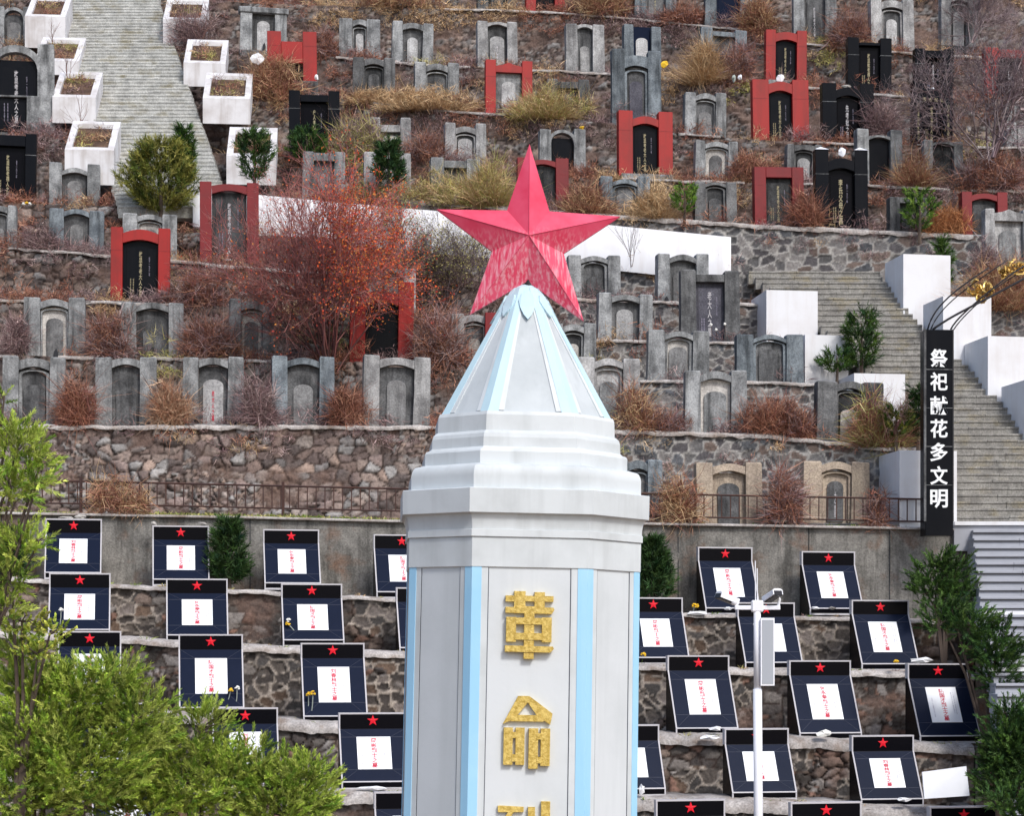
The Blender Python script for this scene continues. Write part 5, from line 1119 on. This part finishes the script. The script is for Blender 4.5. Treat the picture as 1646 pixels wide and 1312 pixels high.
flower(494,1150,496,1117, 38.9, [(0,0,'yellow')], 'left one of two yellow flowers on the third row slab')
flower(500,1150,503,1115, 38.85, [(0,0,'yellow')], 'right one of two yellow flowers on the third row slab')
flower(1113,985,1116,974, 42.7, [(0,0,'yellow'),(.05,-.01,'yellow')], 'yellow artificial bloom lying right of the monument')
flower(1032,1054,1034,1053, 40.8, [(0,0,'yellow')], 'small yellow bloom on the ledge right of the monument')
flower(30,335,38,328, 56., [(.0,0,'whitep'),(.09,.02,'yellow'),(.16,0,'whitep')], 'pale yellow bouquet at the foot of the black tomb at left')
def scrap(px, py, Y, w_, h_, label, m_='paper', name='paper_scrap', cat='paper', flat=.5):
    p = at(px, py, Y); ww, hh = w_/F*Y/2, h_/F*Y/2; mb = MB(); n = 10; top = []; 
    ring_ = [(ww*math.cos(2*math.pi*k/n)*rnd.uniform(.65, 1.15), hh*math.sin(2*math.pi*k/n)*rnd.uniform(.6, 1.15)) for k in range(n)]
    v = [(x, -.03+rnd.uniform(-.03, .03), z) for x, z in ring_]+[(x*.9, .05, z) for x, z in ring_]+[(0, -.07, hh*.1)]
    mb.add(v, [(i, (i+1) % n, 2*n) for i in range(n)]+[(i, i+n, (i+1) % n+n, (i+1) % n) for i in range(n)]+[tuple(range(2*n-1, n-1, -1))])
    o = mb.build(name, M[m_], None, False, p); tag(o, label, cat, 'litter and stones lying about the graves')
scrap(413,94, 63.2, 24, 20, 'torn white cloth caught beside the faded red frame', 'paper', 'white_cloth', 'cloth')
scrap(509,124, 63.5, 7, 12, 'small white plastic scrap right of the faded red frame')
scrap(1120,986, 42.6, 40, 9, 'crumpled white paper at the foot of the top row slab')
scrap(1170,979, 42.7, 14, 6, 'white paper under the left security camera')
scrap(1140,1186, 38.6, 34, 9, 'white plastic bag on the ledge left of the camera pole')
scrap(1150,1172, 38.9, 20, 8, 'white and green wrapper under the third row slab')
scrap(1325,1180, 38.85, 26, 14, 'bunch of white flowers at the foot of the slab right of the solar panel','whitep','flower_bunch','flowers')
scrap(1452,1286, 36.8, 30, 7, 'crumpled white paper at the foot of the slab beside the white board')
scrap(1032,1270, 36.7, 10, 18, 'white tissue on the slab cut off by the monument')
scrap(1310,978, 42.8, 14, 5, 'white scrap under the farthest right slab of the top row')
scrap(1338,978, 42.8, 12, 5, 'little white stone under the farthest right slab of the top row','rock','stone','stone')
scrap(1440,1064, 40.9, 9, 7, 'yellowish bloom under the second row slab by the junipers','yellow','yellow_flower','flower')
scrap(1482,1062, 40.9, 46, 10, 'white rag on the ledge beside the junipers','paper','rag','cloth')
scrap(495,857-2, 43.3, 15, 6, 'rounded white stone on top of the third slab in the top row','rock','stone','stone')
scrap(248,843, 43.3, 10, 9, 'round pebble on the top left corner of the second slab','rock','stone','stone')
scrap(325,842, 43.3, 18, 7, 'flat pebble on the top right corner of the second slab','rock','stone','stone')
scrap(105,833, 43.2, 30, 7, 'flat stones on the top edge of the leftmost slab','rock','stone','stone')
scrap(130,831, 43.2, 20, 8, 'lumpy stone above the leftmost slab','rock','stone','stone')
scrap(600,1268, 36.5, 50, 7, 'white powdery scrap at the foot of the slab left of the monument')
scrap(1254,125, 61.2, 13, 17, 'white plaster figure on top of the wide red tomb','white_m','ornament','ornament')
scrap(1353,244, 56.4, 15, 16, 'white carved finial on the white capped black tomb','white_m','ornament','ornament')
scrap(1499,144, 61.0, 8, 9, 'white knob on the lettered black tomb','white_m','ornament','ornament')
scrap(1361,139, 61.2, 17, 6, 'pale stone on top of the wide black tomb','rock','stone','stone')
scrap(935,205, 58.9, 9, 6, 'yellow flower head on the grey gravestone right of the star tip','yellow','yellow_flower','flower')
scrap(1068,103, 64.5, 14, 16, 'faded yellow flowers beside the tall blue-grey tomb','yellow','yellow_flower','flower')
scrap(1180,126, 63.6, 8, 14, 'green and white vase at the slate coloured gravestone','stem','vase','vase')
scrap(1189,124, 63.6, 7, 10, 'white cup at the slate coloured gravestone','white_m','cup','cup')
scrap(1415,694, 45.8, 0.1+6, 4, 'white crumb before the broken gravestone')
scrap(1255,838, 44.1, 34, 6, 'white rubble on the concrete wall left of the right tan gravestone','rock','stone','stone')
# white candle in front of the dark red tomb
q = at(366, 418, 54.0); r_ = empty('candle', q); MB().tube([(0,0,-.02),(0,0,.22)], .035, 8).build('candle_stick', M['paper'], r_); MB().box(-.13,.13,-.06,.06,-.03,.02,.01).build('holder', M['paper'], r_); tag(r_, 'white candle at the foot of the tall dark red tomb', 'candle')
for i_, (px, py, lab) in enumerate([(1143,522,'left'),(1151,530,'middle'),(1165,521,'right')]):
    b0 = at(px+2, 548, 50.1); r_ = empty('white_flower', b0); t_ = at(px, py, 50.1)-b0; MB().tube([(0,0,0), tuple(t_)], .008, 4).build('stem', M['rail'], r_); MB().ball(tuple(t_), .04, 1).build('blossom', M['whitep'], r_)
    tag(r_, 'small white flower before the violet tablet, the %s one of three' % lab, 'flower', 'single flowers left on the slabs')
# small white box near the right planters
q = at(1401, 712, 45.9); r_ = empty('incense_box', q, R(8)); w_ = 25/F*45.9; h_ = 28/F*45.9
MB().box(0, w_, 0, w_, -.3, h_*.8, .01).build('body', M['conc_l'], r_); MB().box(-.05, w_+.05, -.05, w_+.05, h_*.8, h_, .01).build('rim', M['planter'], r_); tag(r_, 'small grey box with a white rim beside the broken gravestone', 'box')
# leaning white board
q = at(1486, 1285, 36.5); r_ = empty('white_board', q, R(4)); wv, hv = 74/F*36.5, 46/F*36.5
mb = MB().add([(0,0,0),(wv,0,.05),(wv-.02,.14,hv+.06),(.0,.14,hv-.04),(0,.04,0),(wv,.04,.05),(wv-.02,.18,hv+.06),(.0,.18,hv-.04)], [(0,1,2,3),(7,6,5,4),(0,4,5,1),(1,5,6,2),(2,6,7,3),(3,7,4,0)])
mb.build('panel', M['plaque'], r_); tag(r_, 'blank white board leaning on the wall at lower right', 'board')
